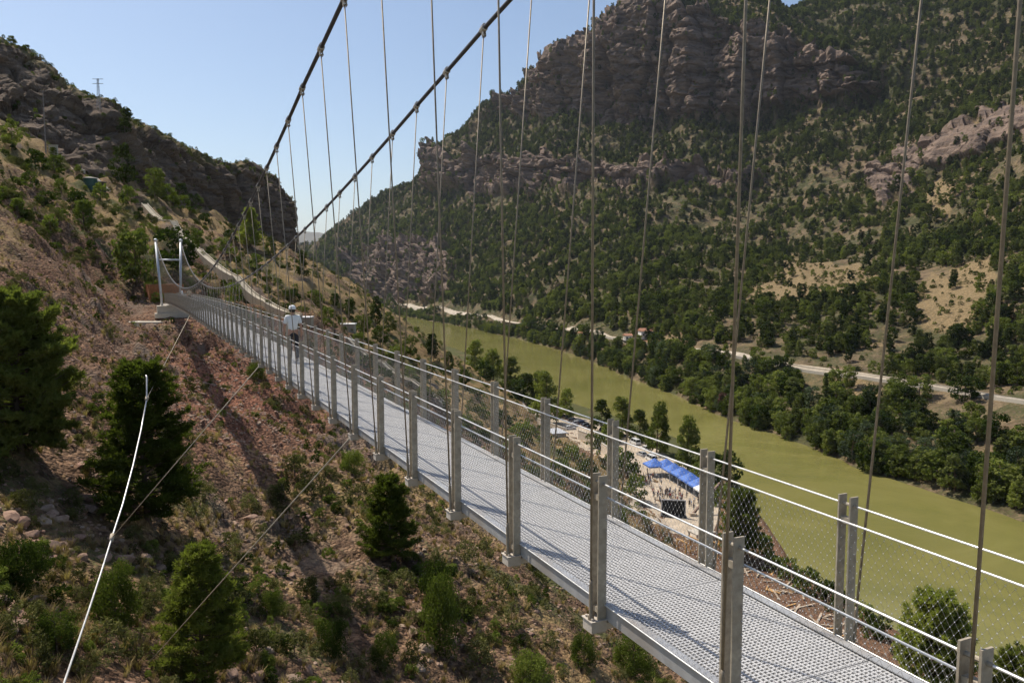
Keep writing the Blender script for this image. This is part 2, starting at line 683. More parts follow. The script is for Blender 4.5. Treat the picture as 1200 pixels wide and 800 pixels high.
R3b = [(300, 304, 2030), (360, 293, 1850), (430, 272, 1640), (505, 255, 1450), (585, 252, 1270), (660, 255, 1070), (740, 262, 940), (850, 285, 830), (900, 292, 800), (1000, 283, 720), (1100, 270, 620), (1200, 240, 540), (1450, 180, 420)]
R4 = [(300, 302, 2050), (360, 290, 1900), (430, 256, 1720), (505, 214, 1540), (585, 214, 1380), (660, 214, 1200), (740, 212, 1090), (850, 220, 990), (1000, 215, 860), (1100, 205, 760), (1200, 175, 660), (1450, 100, 520)]
R4b = [(300, 302, 2070), (360, 289, 1915), (430, 250, 1740), (505, 188, 1560), (585, 180, 1400), (660, 182, 1215), (740, 190, 1110), (850, 195, 1040), (1000, 185, 910), (1100, 165, 800), (1200, 135, 700), (1450, 60, 550)]
R5 = [(300, 302, 2100), (360, 289, 1950), (430, 246, 1780), (505, 183, 1640), (585, 136, 1490), (660, 136, 1340), (740, 138, 1240), (850, 133, 1150), (1000, 118, 1050), (1100, 105, 960), (1200, 85, 860), (1450, 0, 680)]
R6 = [(300, 304, 2150), (360, 292, 2000), (430, 242, 1820), (505, 179, 1670), (583, 116, 1515), (600, 108, 1500), (660, 70, 1360), (740, 6, 1262), (850, 12, 1168), (1000, 55, 1068), (1100, 60, 1000), (1200, 40, 930), (1450, -60, 740)]
R7 = [(300, 312, 2300), (360, 297, 2100), (430, 246, 1900), (505, 183, 1740), (585, 120, 1590), (660, 72, 1480), (740, 2, 1440), (800, -8, 1450), (890, -12, 1450), (920, 5, 1450), (970, 5, 1450), (1000, -10, 1450), (1100, -40, 1400), (1200, -70, 1300), (1450, -160, 1000)]
R8 = [(x, y + 60, Y * 1.25) for x, y, Y in R7]
FP, FV = loft([Rm, R0, R1, R1b, R2, R3, R3b, R4, R4b, R5, R6, R7, R8], (300, 1450), [3, 26, 4, 30, 36, 30, 34, 34, 30, 84, 30, 8], 860)
fpx, fpy = project(FP)
FNm = gnormals(FP)
if FNm[..., 2].mean() < 0:
    FNm = -FNm


def soft_poly(px, py, poly, wob=6.0, X=None):
    w = fbm(px / 18, py / 18, 3.0, 3) * wob
    w2 = fbm(px / 18 + 50, py / 18, 6.0, 3) * wob
    return in_poly(px + w, py + w2, poly).astype(float)


def blur(a, k=2):
    for _ in range(k):
        a = (a + np.roll(a, 1, 0) + np.roll(a, -1, 0) + np.roll(a, 1, 1) + np.roll(a, -1, 1)) / 5
    return a


ROCKS = [[(580, 120), (660, 62), (735, -10), (800, -20), (800, 5), (850, 12), (920, 35), (1000, 75), (1030, 108), (1000, 122), (900, 118), (850, 135), (740, 142), (680, 138), (600, 138)],
         [(495, 180), (585, 182), (640, 180), (700, 190), (760, 192), (900, 205), (860, 218), (700, 215), (640, 220), (500, 222)],
         [(400, 300), (440, 288), (500, 275), (530, 300), (525, 345), (460, 352), (425, 345)],
         [(1035, 170), (1080, 165), (1120, 145), (1210, 110), (1210, 150), (1130, 185), (1060, 195)],
         [(1000, 195), (1060, 190), (1080, 225), (1020, 235)]]
BARE = [[(855, 340), (900, 310), (960, 300), (1020, 306), (1030, 330), (1000, 348), (880, 352)],
        [(1065, 345), (1110, 312), (1160, 300), (1165, 345), (1130, 385), (1080, 380)],
        [(750, 395), (800, 385), (800, 410), (760, 412)],
        [(1060, 225), (1140, 200), (1100, 250)],
        [(960, 440), (1040, 450), (1060, 480), (980, 470)]]
rk = np.zeros(fpx.shape)
for p_ in ROCKS:
    rk = np.maximum(rk, soft_poly(fpx, fpy, p_, 14))
rk = blur(rk, 3)
bare = np.zeros(fpx.shape)
for p_ in BARE:
    bare = np.maximum(bare, soft_poly(fpx, fpy, p_, 12))
bare = blur(bare, 3)
X_, Y_, Z_ = FP[..., 0], FP[..., 1], FP[..., 2]
sc_ = np.clip(Y_ / 1000, 0.25, 1.6)
strata = fbm(X_ / 160, Y_ / 160, Z_ / 11, 3)
rid = lambda n: 1 - np.abs(n) * 2
tilt = FP + np.stack([0 * X_, 0 * X_, 0.22 * X_ + 9 * fbm(X_ / 60, Y_ / 60, Z_ / 60, 2)], -1)      # beds dip a little
v1, e1 = worley(FP + 10 * fbm(X_ / 40, Y_ / 40, Z_ / 40, 2)[..., None], (52, 52, 150))
v2, e2 = worley(tilt, (70, 70, 17), 31)
v3, e3 = worley(tilt + 3 * fbm(X_ / 14, Y_ / 14, Z_ / 14, 2)[..., None], (19, 19, 11), 77)
disp = rk * sc_ * (1 - 0.45 * sstep(1010, 1060, fpx)) * (9 * v1 + 5.0 * v2 + 2.4 * v3 + 13 * rid(noise(X_ / 60, Y_ / 60, Z_ / 240)) + 3 * fbm(X_ / 9, Y_ / 9, Z_ / 9, 2) + 14 * fbm(X_ / 150, Y_ / 150, Z_ / 150, 2)
                   - 8 * np.exp(-(e1 / 0.08) ** 2) - 2.5 * np.exp(-(e2 / 0.10) ** 2))
disp = disp + (1 - rk) * (fbm(X_ / 120, Y_ / 120, 1.0, 4) * 13 * sc_ + fbm(X_ / 22, Y_ / 22, Z_ / 22, 3) * 3.2 * sc_)
disp = disp - (1 - rk) * np.abs(noise(X_ / 90 + 3, Y_ / 160, 5.5)) * 20 * sc_
edge = sstep(1.0, 1.8, FV)[:, None] * np.ones_like(disp)
roadcalm = 1 - np.exp(-((FV - 2.5) / 0.6) ** 2)[:, None]
disp = disp * edge * roadcalm
disp[FV <= 1.0] = 0
FPd = FP + FNm * disp[..., None]
# the skyline rows only move a little
shoren = fbm(X_ / 14, Y_ / 14, 0.7, 3)
FPd[..., 0] += np.where(FV[:, None] <= 1.6, shoren * 4 * sc_, 0)
dryf = np.clip(0.28 + 0.3 * fbm(X_ / 60, Y_ / 60, 2.0, 4) + 0.3 * fbm(X_ / 12, Y_ / 12, 3.0, 3) + bare * 0.9, 0, 1)
vegf = np.clip(0.50 + 0.22 * fbm(X_ / 45, Y_ / 45, 5.0, 4) + 0.3 * fbm(X_ / 11, Y_ / 11, 8.0, 3) - bare * 0.35 - rk * .3, 0, 1)
redf = np.clip(soft_poly(fpx, fpy, [(750, 390), (800, 380), (810, 410), (760, 415)], 6) + 0.5 * (bare > .5) * sstep(1040, 1100, fpx) + 0.2 * fbm(X_ / 30, Y_ / 30, 9.0, 3), 0, 1)
ledge = np.clip(sstep(0.25, 0.5, FNm[..., 2] + 0.4 * strata), 0, 1)
mount = link('mountain', grid_mesh('mountain', FPd, M_FAR, {'dry': dryf, 'red': redf, 'veg': vegf, 'rock': rk * (0.75 + 0.25 * (1 - ledge))}, smooth=False))
tag(mount, kind='structure')

# left cliff -----------------------------------------------------------
C0 = [(-120, 150, 205), (0, 165, 200), (60, 195, 196), (130, 228, 200), (200, 252, 240), (260, 272, 285), (300, 285, 315), (328, 300, 335), (336, 303, 345), (338, 300, 420), (339, 300, 520)]
C1 = [(-120, 90, 222), (0, 125, 212), (60, 160, 208), (130, 188, 214), (200, 218, 252), (260, 238, 297), (300, 252, 327), (328, 270, 343), (337, 275, 352), (339, 275, 430), (340, 280, 530)]
C2 = [(-120, 40, 232), (0, 95, 222), (60, 120, 222), (130, 152, 230), (200, 180, 262), (260, 205, 307), (300, 218, 337), (326, 235, 350), (335.5, 245, 360), (338, 250, 440), (339, 260, 540)]
C3s = [(-120, -5, 250), (0, 48, 240), (60, 85, 245), (130, 126, 258), (200, 160, 278), (260, 194, 322), (300, 194, 350), (322, 206, 360), (332, 228, 368), (336, 238, 450), (337, 245, 550)]
rows_i = [C0, C1, C2, C3s, [(x - 2, y + 7, Y + 40) for x, y, Y in C3s], [(x - 10, y + 70, Y + 140) for x, y, Y in C3s]]
RI = []
for r in rows_i:
    r = np.array(r, float)
    s = np.arange(len(r))
    u = np.linspace(0, len(r) - 1, 520)
    f = lambda a: np.interp(u, s, a)
    k = np.hanning(25)
    k /= k.sum()
    g = lambda a: np.convolve(np.pad(a, 12, mode='edge'), k, 'valid')
    RI.append(np.stack([at(x, y, Y) for x, y, Y in zip(g(f(r[:, 0])), g(f(r[:, 1])), g(f(r[:, 2])))]))
RI = np.array(RI)
out = []
cv = []
for i, nn in enumerate([40, 40, 40, 14, 8]):
    for j in range(nn):
        s = j / nn
        out.append(RI[i] * (1 - s) + RI[i + 1] * s)
        cv.append(i + s)
CLP = np.array(out)
cv = np.array(cv)
nrm = gnormals(CLP)
if (nrm[..., 1]).mean() > 0:
    nrm = -nrm
X_, Y_, Z_ = CLP[..., 0], CLP[..., 1], CLP[..., 2]
cpx, cpy = project(CLP)
st = fbm(X_ / 40, Y_ / 40, Z_ / 3.5, 3)
v1, e1 = worley(CLP + 4 * fbm(X_ / 12, Y_ / 12, Z_ / 12, 2)[..., None], (16, 16, 30), 5)
v2, e2 = worley(CLP + 1.5 * fbm(X_ / 5, Y_ / 5, Z_ / 5, 2)[..., None], (14, 14, 4.5), 9)
v3, e3 = worley(CLP, (4.0, 4.0, 2.4), 15)
d_ = 2.0 * v1 + 1.0 * v2 + 0.5 * v3 + 2.2 * (1 - 2 * np.abs(noise(X_ / 17, Y_ / 17, Z_ / 60))) + 0.5 * st + 4 * fbm(X_ / 30, Y_ / 30, Z_ / 30, 2) + 0.5 * fbm(X_ / 2.2, Y_ / 2.2, Z_ / 2.2, 2) - 1.6 * np.exp(-(e1 / 0.08) ** 2) - 0.5 * np.exp(-(e2 / .1) ** 2)
d_ = d_ * (0.25 + 0.75 * sstep(3.6, 2.6, cv))[:, None]
CLP = CLP + nrm * d_[..., None]
up_ = sstep(2.0, 2.9, cv)[:, None] * sstep(330, 230, cpx)
low = np.ones_like(up_)
link_c = link('rock_cliff', grid_mesh('rock_cliff', CLP, M_CLIFF,
              {'dry': np.clip(up_ * 0.55 + 0.2 + .4 * fbm(X_ / 12, Y_ / 12, 3., 3), 0, 1), 'red': up_ * 0,
               'veg': np.clip(0.12 + up_ * 0.25 + 0.5 * fbm(X_ / 8, Y_ / 8, 6., 3), 0, 1),
               'rock': np.clip(0.85 - up_ * 0.62 + 0.35 * fbm(X_ / 10, Y_ / 10, Z_ / 10, 3), 0, 1)}, smooth=False))
tag(link_c, kind='structure')

# distant hills in the gap of the valley
for k, (base, pts) in enumerate([(14000, [(250, 292), (300, 283), (335, 276), (352, 271), (372, 272), (395, 277), (430, 284), (480, 300), (560, 310)]),
                                 (19000, [(200, 290), (290, 276), (338, 268), (360, 276), (400, 281), (460, 292), (600, 305)])]):
    xs = np.linspace(pts[0][0], pts[-1][0], 160)
    ys = np.interp(xs, [p[0] for p in pts], [p[1] for p in pts]) + 1.2 * fbm(xs / 9, k * 9.0, 1.0, 4)
    rows = []
    for j in range(24):
        s = j / 23
        row = []
        for x, y in zip(xs, ys):
            top = at(x, y, base)
            yy = base - 3600 * (1 - s)
            row.append((top[0] * yy / base, yy, -66 + (top[2] + 66) * s ** 1.3))
        rows.append(row)
    rows.append([(r[0] * 1.1, base + 900, -66) for r in rows[-1]])
    Pd = np.array(rows)
    Pd[..., 2] += np.where(np.arange(25)[:, None] < 23, 120 * fbm(Pd[..., 0] / 900, Pd[..., 1] / 900, 2.0, 4) * np.sin(np.linspace(0, math.pi, 25))[:, None], 0)
    z0 = np.zeros(Pd.shape[:2])
    tag(link('distant_hill', grid_mesh('distant_hill', Pd, M_FAR, {'dry': z0 + .5, 'red': z0, 'veg': z0 + .5, 'rock': z0 + .2})), kind='structure')

# ------------------------------------------------------------------ footbridge
TH = 0.44092
LAT, HW, T0, ST = 4.29527, 0.72382, 5.79308, 1.7115
TT = 119.56
KOFF = -1.36775 + 1.7115          # the river side posts stand a little further on
H_POST = 1.30


def dz(t):
    return -3.08988 + 0.00793 * t - 0.00015 * t * t


def cz(t):
    return -1.00254 - 0.04558 * (t - 54.25) + 0.00192 * (t - 54.25) ** 2


def cw(t, s=1):
    """the cables hang wider than the deck; they swing towards the river at the near end"""
    b = 1.0332 + 0.32146 * ((t - 54.25) / 50) ** 2
    if t > 16:
        return b
    if s < 0:
        return float(np.interp(t, [-15.5, 2.4, 4.1, 5.8, 7.5, 9.2, 10.9, 12.6, 16], [0.2, 0.5, 0.68, 0.84, 0.95, 1.05, 1.14, 1.2, 1.222]))
    return float(np.interp(t, [-15.5, 6, 9.5, 12.9, 16], [1.95, 1.64, 1.46, 1.29, 1.222]))


DV = Vector((-math.sin(TH), math.cos(TH), 0))
RV = Vector((math.cos(TH), math.sin(TH), 0))


def bw(x, t, z):
    """bridge coordinates (across, along, up) to world"""
    return RV * (LAT + x) + DV * t + Vector((0, 0, z))


def metal_mat(name, c, rough, metal, var=0.18, scale=9.0, stain=None):
    m, t, b = newmat(name)
    n1 = tex(t, scale, 6, 0.65)
    n2 = tex(t, scale * 0.22, 4, 0.6)
    col = ramp(t, n1, [(0.3, tuple(x * (1 - var) for x in c)), (0.72, tuple(min(1, x * (1 + var)) for x in c))])
    if stain:
        col = mixc(t, ramp(t, n2, [(0.5, 0.0), (0.68, 0.7)]), col, stain)
    t.links.new(col, b.inputs['Base Color'])
    t.links.new(ramp(t, n2, [(0.3, rough - 0.1), (0.7, rough + 0.1)]), b.inputs['Roughness'])
    b.inputs['Metallic'].default_value = metal
    return m


M_GALV = metal_mat('galvanised_steel', (0.37, 0.315, 0.235), 0.65, 0.05, 0.30, 14, (0.26, 0.205, 0.14))
M_GRATE = metal_mat('grating_steel', (0.50, 0.49, 0.48), 0.55, 0.1, 0.10, 6)
M_BEAM = metal_mat('edge_beam_steel', (0.42, 0.42, 0.42), 0.5, 0.4, 0.2, 5, (0.30, 0.24, 0.18))
M_CABLE = metal_mat('dark_cable', (0.075, 0.072, 0.075), 0.5, 0.5, 0.3, 30)
M_WIRE = metal_mat('bright_wire_rope', (0.72, 0.70, 0.66), 0.35, 0.5, 0.12, 25)
M_HANG = metal_mat('hanger_rope', (0.25, 0.20, 0.14), 0.5, 0.4, 0.25, 20)
M_CLAMP = metal_mat('clamp_steel', (0.48, 0.42, 0.34), 0.4, 0.6, 0.3, 20)
M_TOWER = metal_mat('tower_steel', (0.50, 0.52, 0.54), 0.45, 0.35, 0.12, 2)
M_NET = metal_mat('net_wire', (0.30, 0.28, 0.25), 0.4, 0.5, 0.1, 20)
M_FERR = metal_mat('net_ferrule', (0.85, 0.84, 0.82), 0.3, 0.4, 0.05, 20)


def concrete(name, c, sc=2.0):
    m, t, b = newmat(name)
    n1 = tex(t, sc, 7, 0.65)
    n2 = tex(t, sc * 9, 4, 0.6)
    col = mixc(t, 0.4, ramp(t, n1, [(0.3, tuple(x * .7 for x in c)), (0.7, tuple(min(1, x * 1.12) for x in c))]),
               ramp(t, n2, [(0.3, tuple(x * .8 for x in c)), (0.7, c)]))
    t.links.new(col, b.inputs['Base Color'])
    b.inputs['Roughness'].default_value = 0.9
    bump(t, b, n2, 0.4, 0.01)
    return m


M_CONC = concrete('concrete', (0.50, 0.44, 0.37))
M_CONCP = concrete('pale_concrete', (0.50, 0.45, 0.37))

bridge = thing('suspension_footbridge', 'long steel suspension footbridge with grating deck, mesh railings and two main cables', 'bridge', tuple(bw(0, 0, 0)), TH)

# grating panel, 1.70 long
gm = MB()
gw = 2 * (HW - 0.075)
nb = 46
for i in range(nb):                                  # bearing bars across the deck
    y = -0.845 + 1.69 * (i + 0.5) / nb
    gm.box((0, y, -0.015), (gw - 0.012, 0.0135, 0.028))
nlb = 30
for i in range(nlb):
    x = -gw / 2 + 0.006 + (gw - 0.012) * i / (nlb - 1)
    gm.box((x, 0, -0.0125), (0.0135, 1.69, 0.027))
for s in (-1, 1):
    gm.box((s * (gw / 2 - 0.001), 0, -0.017), (0.006, 1.692, 0.034))
    gm.box((0, s * 0.8455, -0.017), (gw + 0.004, 0.006, 0.034))
g_me = gm.mesh('grating_panel', M_GRATE)
K0, K1 = -9, 66
DECK = 0.13                                          # deck surface above the post foot line


def slope(t):
    return math.atan(0.00793 - 0.0003 * t)


for k in range(K0, K1):
    t = T0 + ST * (k + 0.5)
    link('grating_panel', g_me, bridge, (0, t, dz(t) + DECK), (slope(t), 0, 0))

# edge beams: a channel under each edge, with a bright toe strip
for s in (-1, 1):
    for k in range(K0, K1):
        ta, tb = T0 + ST * k + 0.004, T0 + ST * (k + 1) - 0.004
        if k == K0:
            eb = MB()
            eb.box((0, 0, 0), (0.012, ST - 0.008, 0.14))
            eb.box((-0.035, 0, 0.066), (0.058, ST - 0.008, 0.008))
            eb.box((-0.035, 0, -0.066), (0.058, ST - 0.008, 0.008))
            eb_me = eb.mesh('edge_beam', M_BEAM)
        t = (ta + tb) / 2
        link('edge_beam', eb_me, bridge, (s * (HW - 0.05), t, dz(t) + DECK - 0.05), (slope(t) * s, 0, 0 if s > 0 else math.pi))
cb = MB()
cb.box((0, 0, 0), (2 * HW - 0.16, 0.06, 0.09))
cb_me = cb.mesh('cross_beam', M_BEAM)
for k in range(K0, K1 + 1):
    t = T0 + ST * k
    link('cross_beam', cb_me, bridge, (0, t, dz(t) + DECK - 0.095))

# posts: two flat bars with spacers, standing on a bracket outside the edge
pm = MB()
for y in (-0.055, 0.055):
    pm.box((0, y, H_POST / 2 - 0.05), (0.085, 0.014, H_POST + 0.10))
post_me = pm.mesh('post', M_GALV)
sp = MB()
sp.box((0, 0, 0), (0.05, 0.0955, 0.05))
spacer_me = sp.mesh('spacer', M_GALV)
bt = MB()
bt.tube([(0, -0.09, 0), (0, 0.09, 0)], 0.014, 8)
bolt_me = bt.mesh('bolt', M_GALV)
br = MB()
br.box((0, 0, 0), (0.15, 0.15, 0.10))
br.box((0.0, 0.0, 0.052), (0.17, 0.17, 0.008))
br.box((-0.125, 0, -0.02), (0.10, 0.10, 0.06))
for y in (-0.05, 0.05):
    br.tube([(0.055, y, 0.056), (0.055, y, 0.075)], 0.012, 6)
bracket_me = br.mesh('bracket', M_CONC)
tb_ = MB()
tb_.tube([(0, 0, 0), (0, 0, 0.03), (0, 0, 0.05), (0, 0, 0.30), (0, 0, 0.32), (0, 0, 0.36)], [0.028, 0.028, 0.019, 0.019, 0.014, 0.014], 8)
turn_me = tb_.mesh('turnbuckle', M_HANG, True)
cl = MB()
cl.tube([(0, -0.075, 0), (0, -0.07, 0), (0, 0.07, 0), (0, 0.075, 0)], [0.045, 0.058, 0.058, 0.045], 10)
cl.box((0, 0, 0.062), (0.035, 0.11, 0.04))
for y in (-0.045, 0, 0.045):
    cl.tube([(-0.03, y, 0.055), (0.03, y, 0.055)], 0.012, 6)
for x in (-0.022, 0.022):
    cl.box((x, 0, -0.09), (0.012, 0.07, 0.10))
cl.tube([(-0.04, 0, -0.115), (0.04, 0, -0.115)], 0.013, 6)
clamp_me = cl.mesh('cable_clamp', M_CLAMP)

ZF = DECK - 0.06
for s in (-1, 1):
    for k in range(K0, K1 + 1):
        t = T0 + ST * k + (KOFF if s > 0 else 0)
        if t > TT - 0.6:
            continue
        p = link('post', post_me, bridge, (s * HW, t, dz(t)), (0, 0, 0))
        if t < 40:
            link('spacer', spacer_me, p, (0, 0, H_POST - 0.2))
            link('spacer', spacer_me, p, (0, 0, 0.10))
            link('bolt', bolt_me, p, (0, 0, H_POST - 0.07))
        link('bracket', bracket_me, p, (s * 0.035, 0, -0.03), (0, 0, 0 if s > 0 else math.pi))
        # hanger from the main cable to the bracket
        top = Vector((s * cw(t, s), t, cz(t) - 0.115))
        bot = Vector((s * (HW + 0.085), t - 0.02, dz(t) + 0.02))
        if top.z - bot.z > 0.25:
            c = link('cable_clamp', clamp_me, bridge, (s * cw(t, s), t, cz(t)),
                     (math.atan(-0.04558 + 2 * 0.00192 * (t - 54.25)), 0, 0))
            h = MB()
            h.tube([bot, top], 0.0108, 6)
            ho = h.build('hanger', M_HANG, bridge, True)
            if t < 60:
                d = (top - bot).normalized()
                q = d.to_track_quat('Z', 'Y').to_euler()
                link('turnbuckle', turn_me, ho, tuple(bot), tuple(q))
# main cables, far and near ends
for s in (-1, 1):
    m_ = MB()
    ts = np.linspace(-15.5, TT, 260)
    m_.tube([(s * cw(t, s), t, cz(t)) for t in ts], 0.038, 8)
    m_.build('main_cable', M_CABLE, bridge, True)
    m_ = MB()                                        # back stay behind the far tower
    m_.tube([(s * cw(TT), TT, cz(TT)), (s * 1.9, TT + 13, 0.6 - 3.0)], 0.038, 8)
    m_.build('back_stay', M_CABLE, bridge, True)
    # rail ropes
    for h, x, r, nm in ((H_POST - 0.07, 0.0, 0.0085, 'rail_rope'), (H_POST - 0.2, -0.05, 0.0085, 'rail_rope'), (0.15, -0.03, 0.0075, 'rail_rope')):
        m_ = MB()
        ts = np.linspace(T0 + ST * K0, TT - 0.6, 170)
        m_.tube([(s * (HW + x), t, dz(t) + h) for t in ts], r, 5)
        m_.build(nm, M_WIRE, bridge, True)
# railing net: diamonds of thin wire with a ferrule at every crossing
nm_ = MB()
nh = H_POST - 0.2 - 0.15
nu, nv = 26, 10
du, dv = ST / nu, nh / nv


def wire(a, b, r):
    a, b = Vector(a), Vector(b)
    d = (b - a).normalized()
    x = Vector((1, 0, 0))
    y = d.cross(x).normalized()
    vs = []
    for p in (a, b):
        for an in (0, 2.09, 4.19):
            vs.append(p + (x * math.cos(an) + y * math.sin(an)) * r)
    nm_.add(vs, [(0, 1, 4, 3), (1, 2, 5, 4), (2, 0, 3, 5)])


for sg in (1, -1):
    for i in range(-nv, nu + nv):
        y0, y1 = i * du, (i + sg * nv) * du
        z0, z1 = 0.0, nh
        # clip to 0..ST
        lo, hi = 0.0, 1.0
        d = y1 - y0
        ta, tb = (0 - y0) / d, (ST - y0) / d
        lo, hi = max(lo, min(ta, tb)), min(hi, max(ta, tb))
        if hi - lo < 0.02:
            continue
        wire((0, y0 + d * lo, nh * lo), (0, y0 + d * hi, nh * hi), 0.0011)
nm_.cur = 1
for j in range(0, nv * 2 + 1):
    for i in range(nu * 2 + 1):
        if (i + j) % 2 == 0 and 0 < i < nu * 2:
            c = Vector((0, i * du / 2, j * dv / 2))
            r = 0.0036
            nm_.add([c + Vector(v) * r for v in ((1, 0, 0), (-1, 0, 0), (0, 1.6, 0), (0, -1.6, 0), (0, 0, 1.2), (0, 0, -1.2))],
                    [(0, 2, 4), (2, 1, 4), (1, 3, 4), (3, 0, 4), (2, 0, 5), (1, 2, 5), (3, 1, 5), (0, 3, 5)])
net_me = nm_.mesh('railing_net', [M_NET, M_FERR])
for s in (-1, 1):
    for k in range(K0, K1):
        t = T0 + ST * k + (KOFF if s > 0 else 0)
        if t + ST > TT - 0.6:
            continue
        o = link('railing_net', net_me, bridge, (s * (HW - 0.03), t, dz(t) + 0.15), (slope(t + ST / 2), 0, 0))
        tag(o, kind='stuff')

# towers: two raking tubes, a cross bar and a saddle on each top
def tower(t_top, t_foot, ztop, zfoot, wt, wf):
    for s in (-1, 1):
        m_ = MB()
        m_.tube([(s * wf, t_foot, zfoot), (s * wt, t_top, ztop - 0.1)], 0.17, 14)
        m_.build('tower_leg', M_TOWER, bridge, True)
        m_ = MB()
        m_.tube([(s * wt, t_top, ztop - 0.16), (s * wt, t_top, ztop + 0.02), (s * wt, t_top, ztop + 0.16), (s * wt, t_top, ztop + 0.22)], [0.2, 0.24, 0.19, 0.08], 12)
        m_.build('saddle', M_WIRE, bridge, True)
    f = 0.70
    w = wf + (wt - wf) * f
    y = t_foot + (t_top - t_foot) * f
    z = zfoot + (ztop - zfoot) * f
    m_ = MB()
    m_.tube([(-w, y, z), (w, y, z)], 0.11, 10)
    m_.build('cross_bar', M_TOWER, bridge, True)


tower(TT, TT - 2.2, cz(TT), dz(TT) - 0.35, cw(TT), 1.15)
tower(-15.5, -14.5, cz(-15.5), dz(-14) - 0.6, 1.95, 1.2)
# abutment blocks at the far end
m_ = MB()
m_.box((0, TT - 2.2, dz(TT) - 0.85), (3.6, 1.9, 1.0))
m_.box((0, TT - 2.2, dz(TT) - 1.65), (4.2, 2.4, 0.6))
m_.build('abutment', M_CONCP, bridge)
m_ = MB()
m_.box((0, TT + 2.2, dz(TT) - 0.55), (2.6, 6.5, 0.5))
m_.build('landing_slab', M_CONCP, bridge)
m_ = MB()
m_.box((0, -14.5, dz(-14) - 1.2), (3.6, 2.4, 1.2))
m_.build('abutment', M_CONCP, bridge)
# wind ropes and ties
IB = Matrix.Rotation(-TH, 3, 'Z')
bo = bw(0, 0, 0)


def loc(p):
    return IB @ (Vector(p) - bo)


def hill_depth(px, py, y0=10.0, y1=850.0):
    Y = np.exp(np.linspace(math.log(y0), math.log(y1), 420))
    p = at(px, py, 1.0)
    below = hill_z(p[0] * Y, Y) > p[2] * Y
    i = int(np.argmax(below))
    return float(Y[i]) if below[i] else None


wp = [(163, 424, 80), (168, 432, 47), (172, 442, 40), (172, 467, 36.5), (165, 505, 33), (156, 545, 30), (144, 590, 28), (131, 630, 26), (118, 672, 24), (103, 718, 22), (75, 800, 17.5), (40, 905, 14)]
tree_Y = hill_depth(172, 614)
wp = [(x, y, min(Y, hill_depth(x, y) * (1.0 if i == 0 else 0.93))) for i, (x, y, Y) in enumerate(wp)]
wp = [(x, y, min(Y, tree_Y * 0.93) if y > 440 else Y) for x, y, Y in wp]
m_ = MB()
m_.tube([loc(at(*p)) for p in wp], [0.06, 0.05, 0.04] + [0.03] * (len(wp) - 3), 6)
wr = m_.build('wind_rope', M_WIRE, bridge, True)
for a in (wp[3], wp[7]):
    m_ = MB()
    c = loc(at(*a))
    m_.tube([c + Vector((-0.02, -0.16, -0.06)), c + Vector((0.02, 0.16, 0.06))], 0.075, 8)
    m_.build('rope_grip', M_GALV, wr, True)


def tie(p_img, k):
    t = T0 + ST * k
    m_ = MB()
    m_.tube([loc(at(*p_img)), (-(HW + 0.1), t, dz(t) - 0.05)], 0.016, 5)
    m_.build('wind_tie', M_GALV, bridge, True)


tie(wp[7], 12)
tie(wp[3], 33)
_p = at(172, 772, 25.5)
m_ = MB()
m_.tube([loc((_p[0], _p[1], float(hill_z(_p[0], _p[1])) - 0.1)), (-(HW + 0.1), T0 + ST * 5, dz(T0 + ST * 5) - 0.05)], 0.014, 5)
m_.build('wind_tie', M_GALV, bridge, True)

# ------------------------------------------------------------------ vegetation: prototypes
M_BARK = plain('bark', (0.11, 0.075, 0.05), 0.95, var=0.4, scale=6)
F_PINE = foliage('pine_needles', (0.050, 0.066, 0.016), (0.205, 0.225, 0.058), 0.45)
F_PINED = foliage('dark_pine_needles', (0.030, 0.042, 0.014), (0.145, 0.160, 0.050), 0.38)
F_BROAD = foliage('broad_leaves', (0.040, 0.058, 0.015), (0.185, 0.205, 0.055), 0.40)
F_YOUNG = foliage('young_pine_needles', (0.085, 0.105, 0.022), (0.30, 0.32, 0.075), 0.5)
F_GREY = foliage('grey_green_leaves', (0.040, 0.055, 0.030), (0.11, 0.135, 0.075), 0.25)
F_BUSH = foliage('shrub_leaves', (0.042, 0.060, 0.014), (0.175, 0.205, 0.048), 0.40)
F_OLIVE = foliage('olive_scrub_leaves', (0.060, 0.062, 0.022), (0.17, 0.165, 0.065), 0.25)
F_DRY = foliage('dry_grass_blades', (0.17, 0.12, 0.055), (0.40, 0.30, 0.15), 0.3)
F_PINK = foliage('pink_blossom', (0.10, 0.055, 0.05), (0.30, 0.15, 0.15), 0.25)


def leaf_quads(C, size, aspect, r, outward=None, k=0.6):
    """diamond leaves at the points C, facing half outward and half at random"""
    n = len(C)
    nrm = r.normal(size=(n, 3))
    nrm /= np.linalg.norm(nrm, axis=1)[:, None]
    if outward is not None:
        nrm = nrm * (1 - k) + outward * k
        nrm /= np.linalg.norm(nrm, axis=1)[:, None] + 1e-9
    a = r.normal(size=(n, 3))
    u = np.cross(nrm, a)
    u /= np.linalg.norm(u, axis=1)[:, None] + 1e-9
    w = np.cross(nrm, u)
    s = size * r.uniform(0.6, 1.4, n)[:, None]
    V = np.stack([C - u * s, C + w * s * aspect, C + u * s, C - w * s * aspect], 1)
    return V.reshape(-1, 3), np.arange(4 * n).reshape(-1, 4)


def clumps_mesh(name, centers, radii, per, size, aspect, mat, r, squash=0.75, k=0.6, shell=0.55):
    Cs, Os = [], []
    for c, R in zip(centers, radii):
        n = int(per)
        d = r.normal(size=(n, 3))
        d /= np.linalg.norm(d, axis=1)[:, None]
        rr = R * r.uniform(shell, 1.0, n)[:, None]
        p = d * rr
        p[:, 2] *= squash
        Cs.append(c + p)
        Os.append(d)
    C = np.concatenate(Cs)
    V, F = leaf_quads(C, size, aspect, r, np.concatenate(Os), k)
    return mesh_np(name, V, F, mat, False)


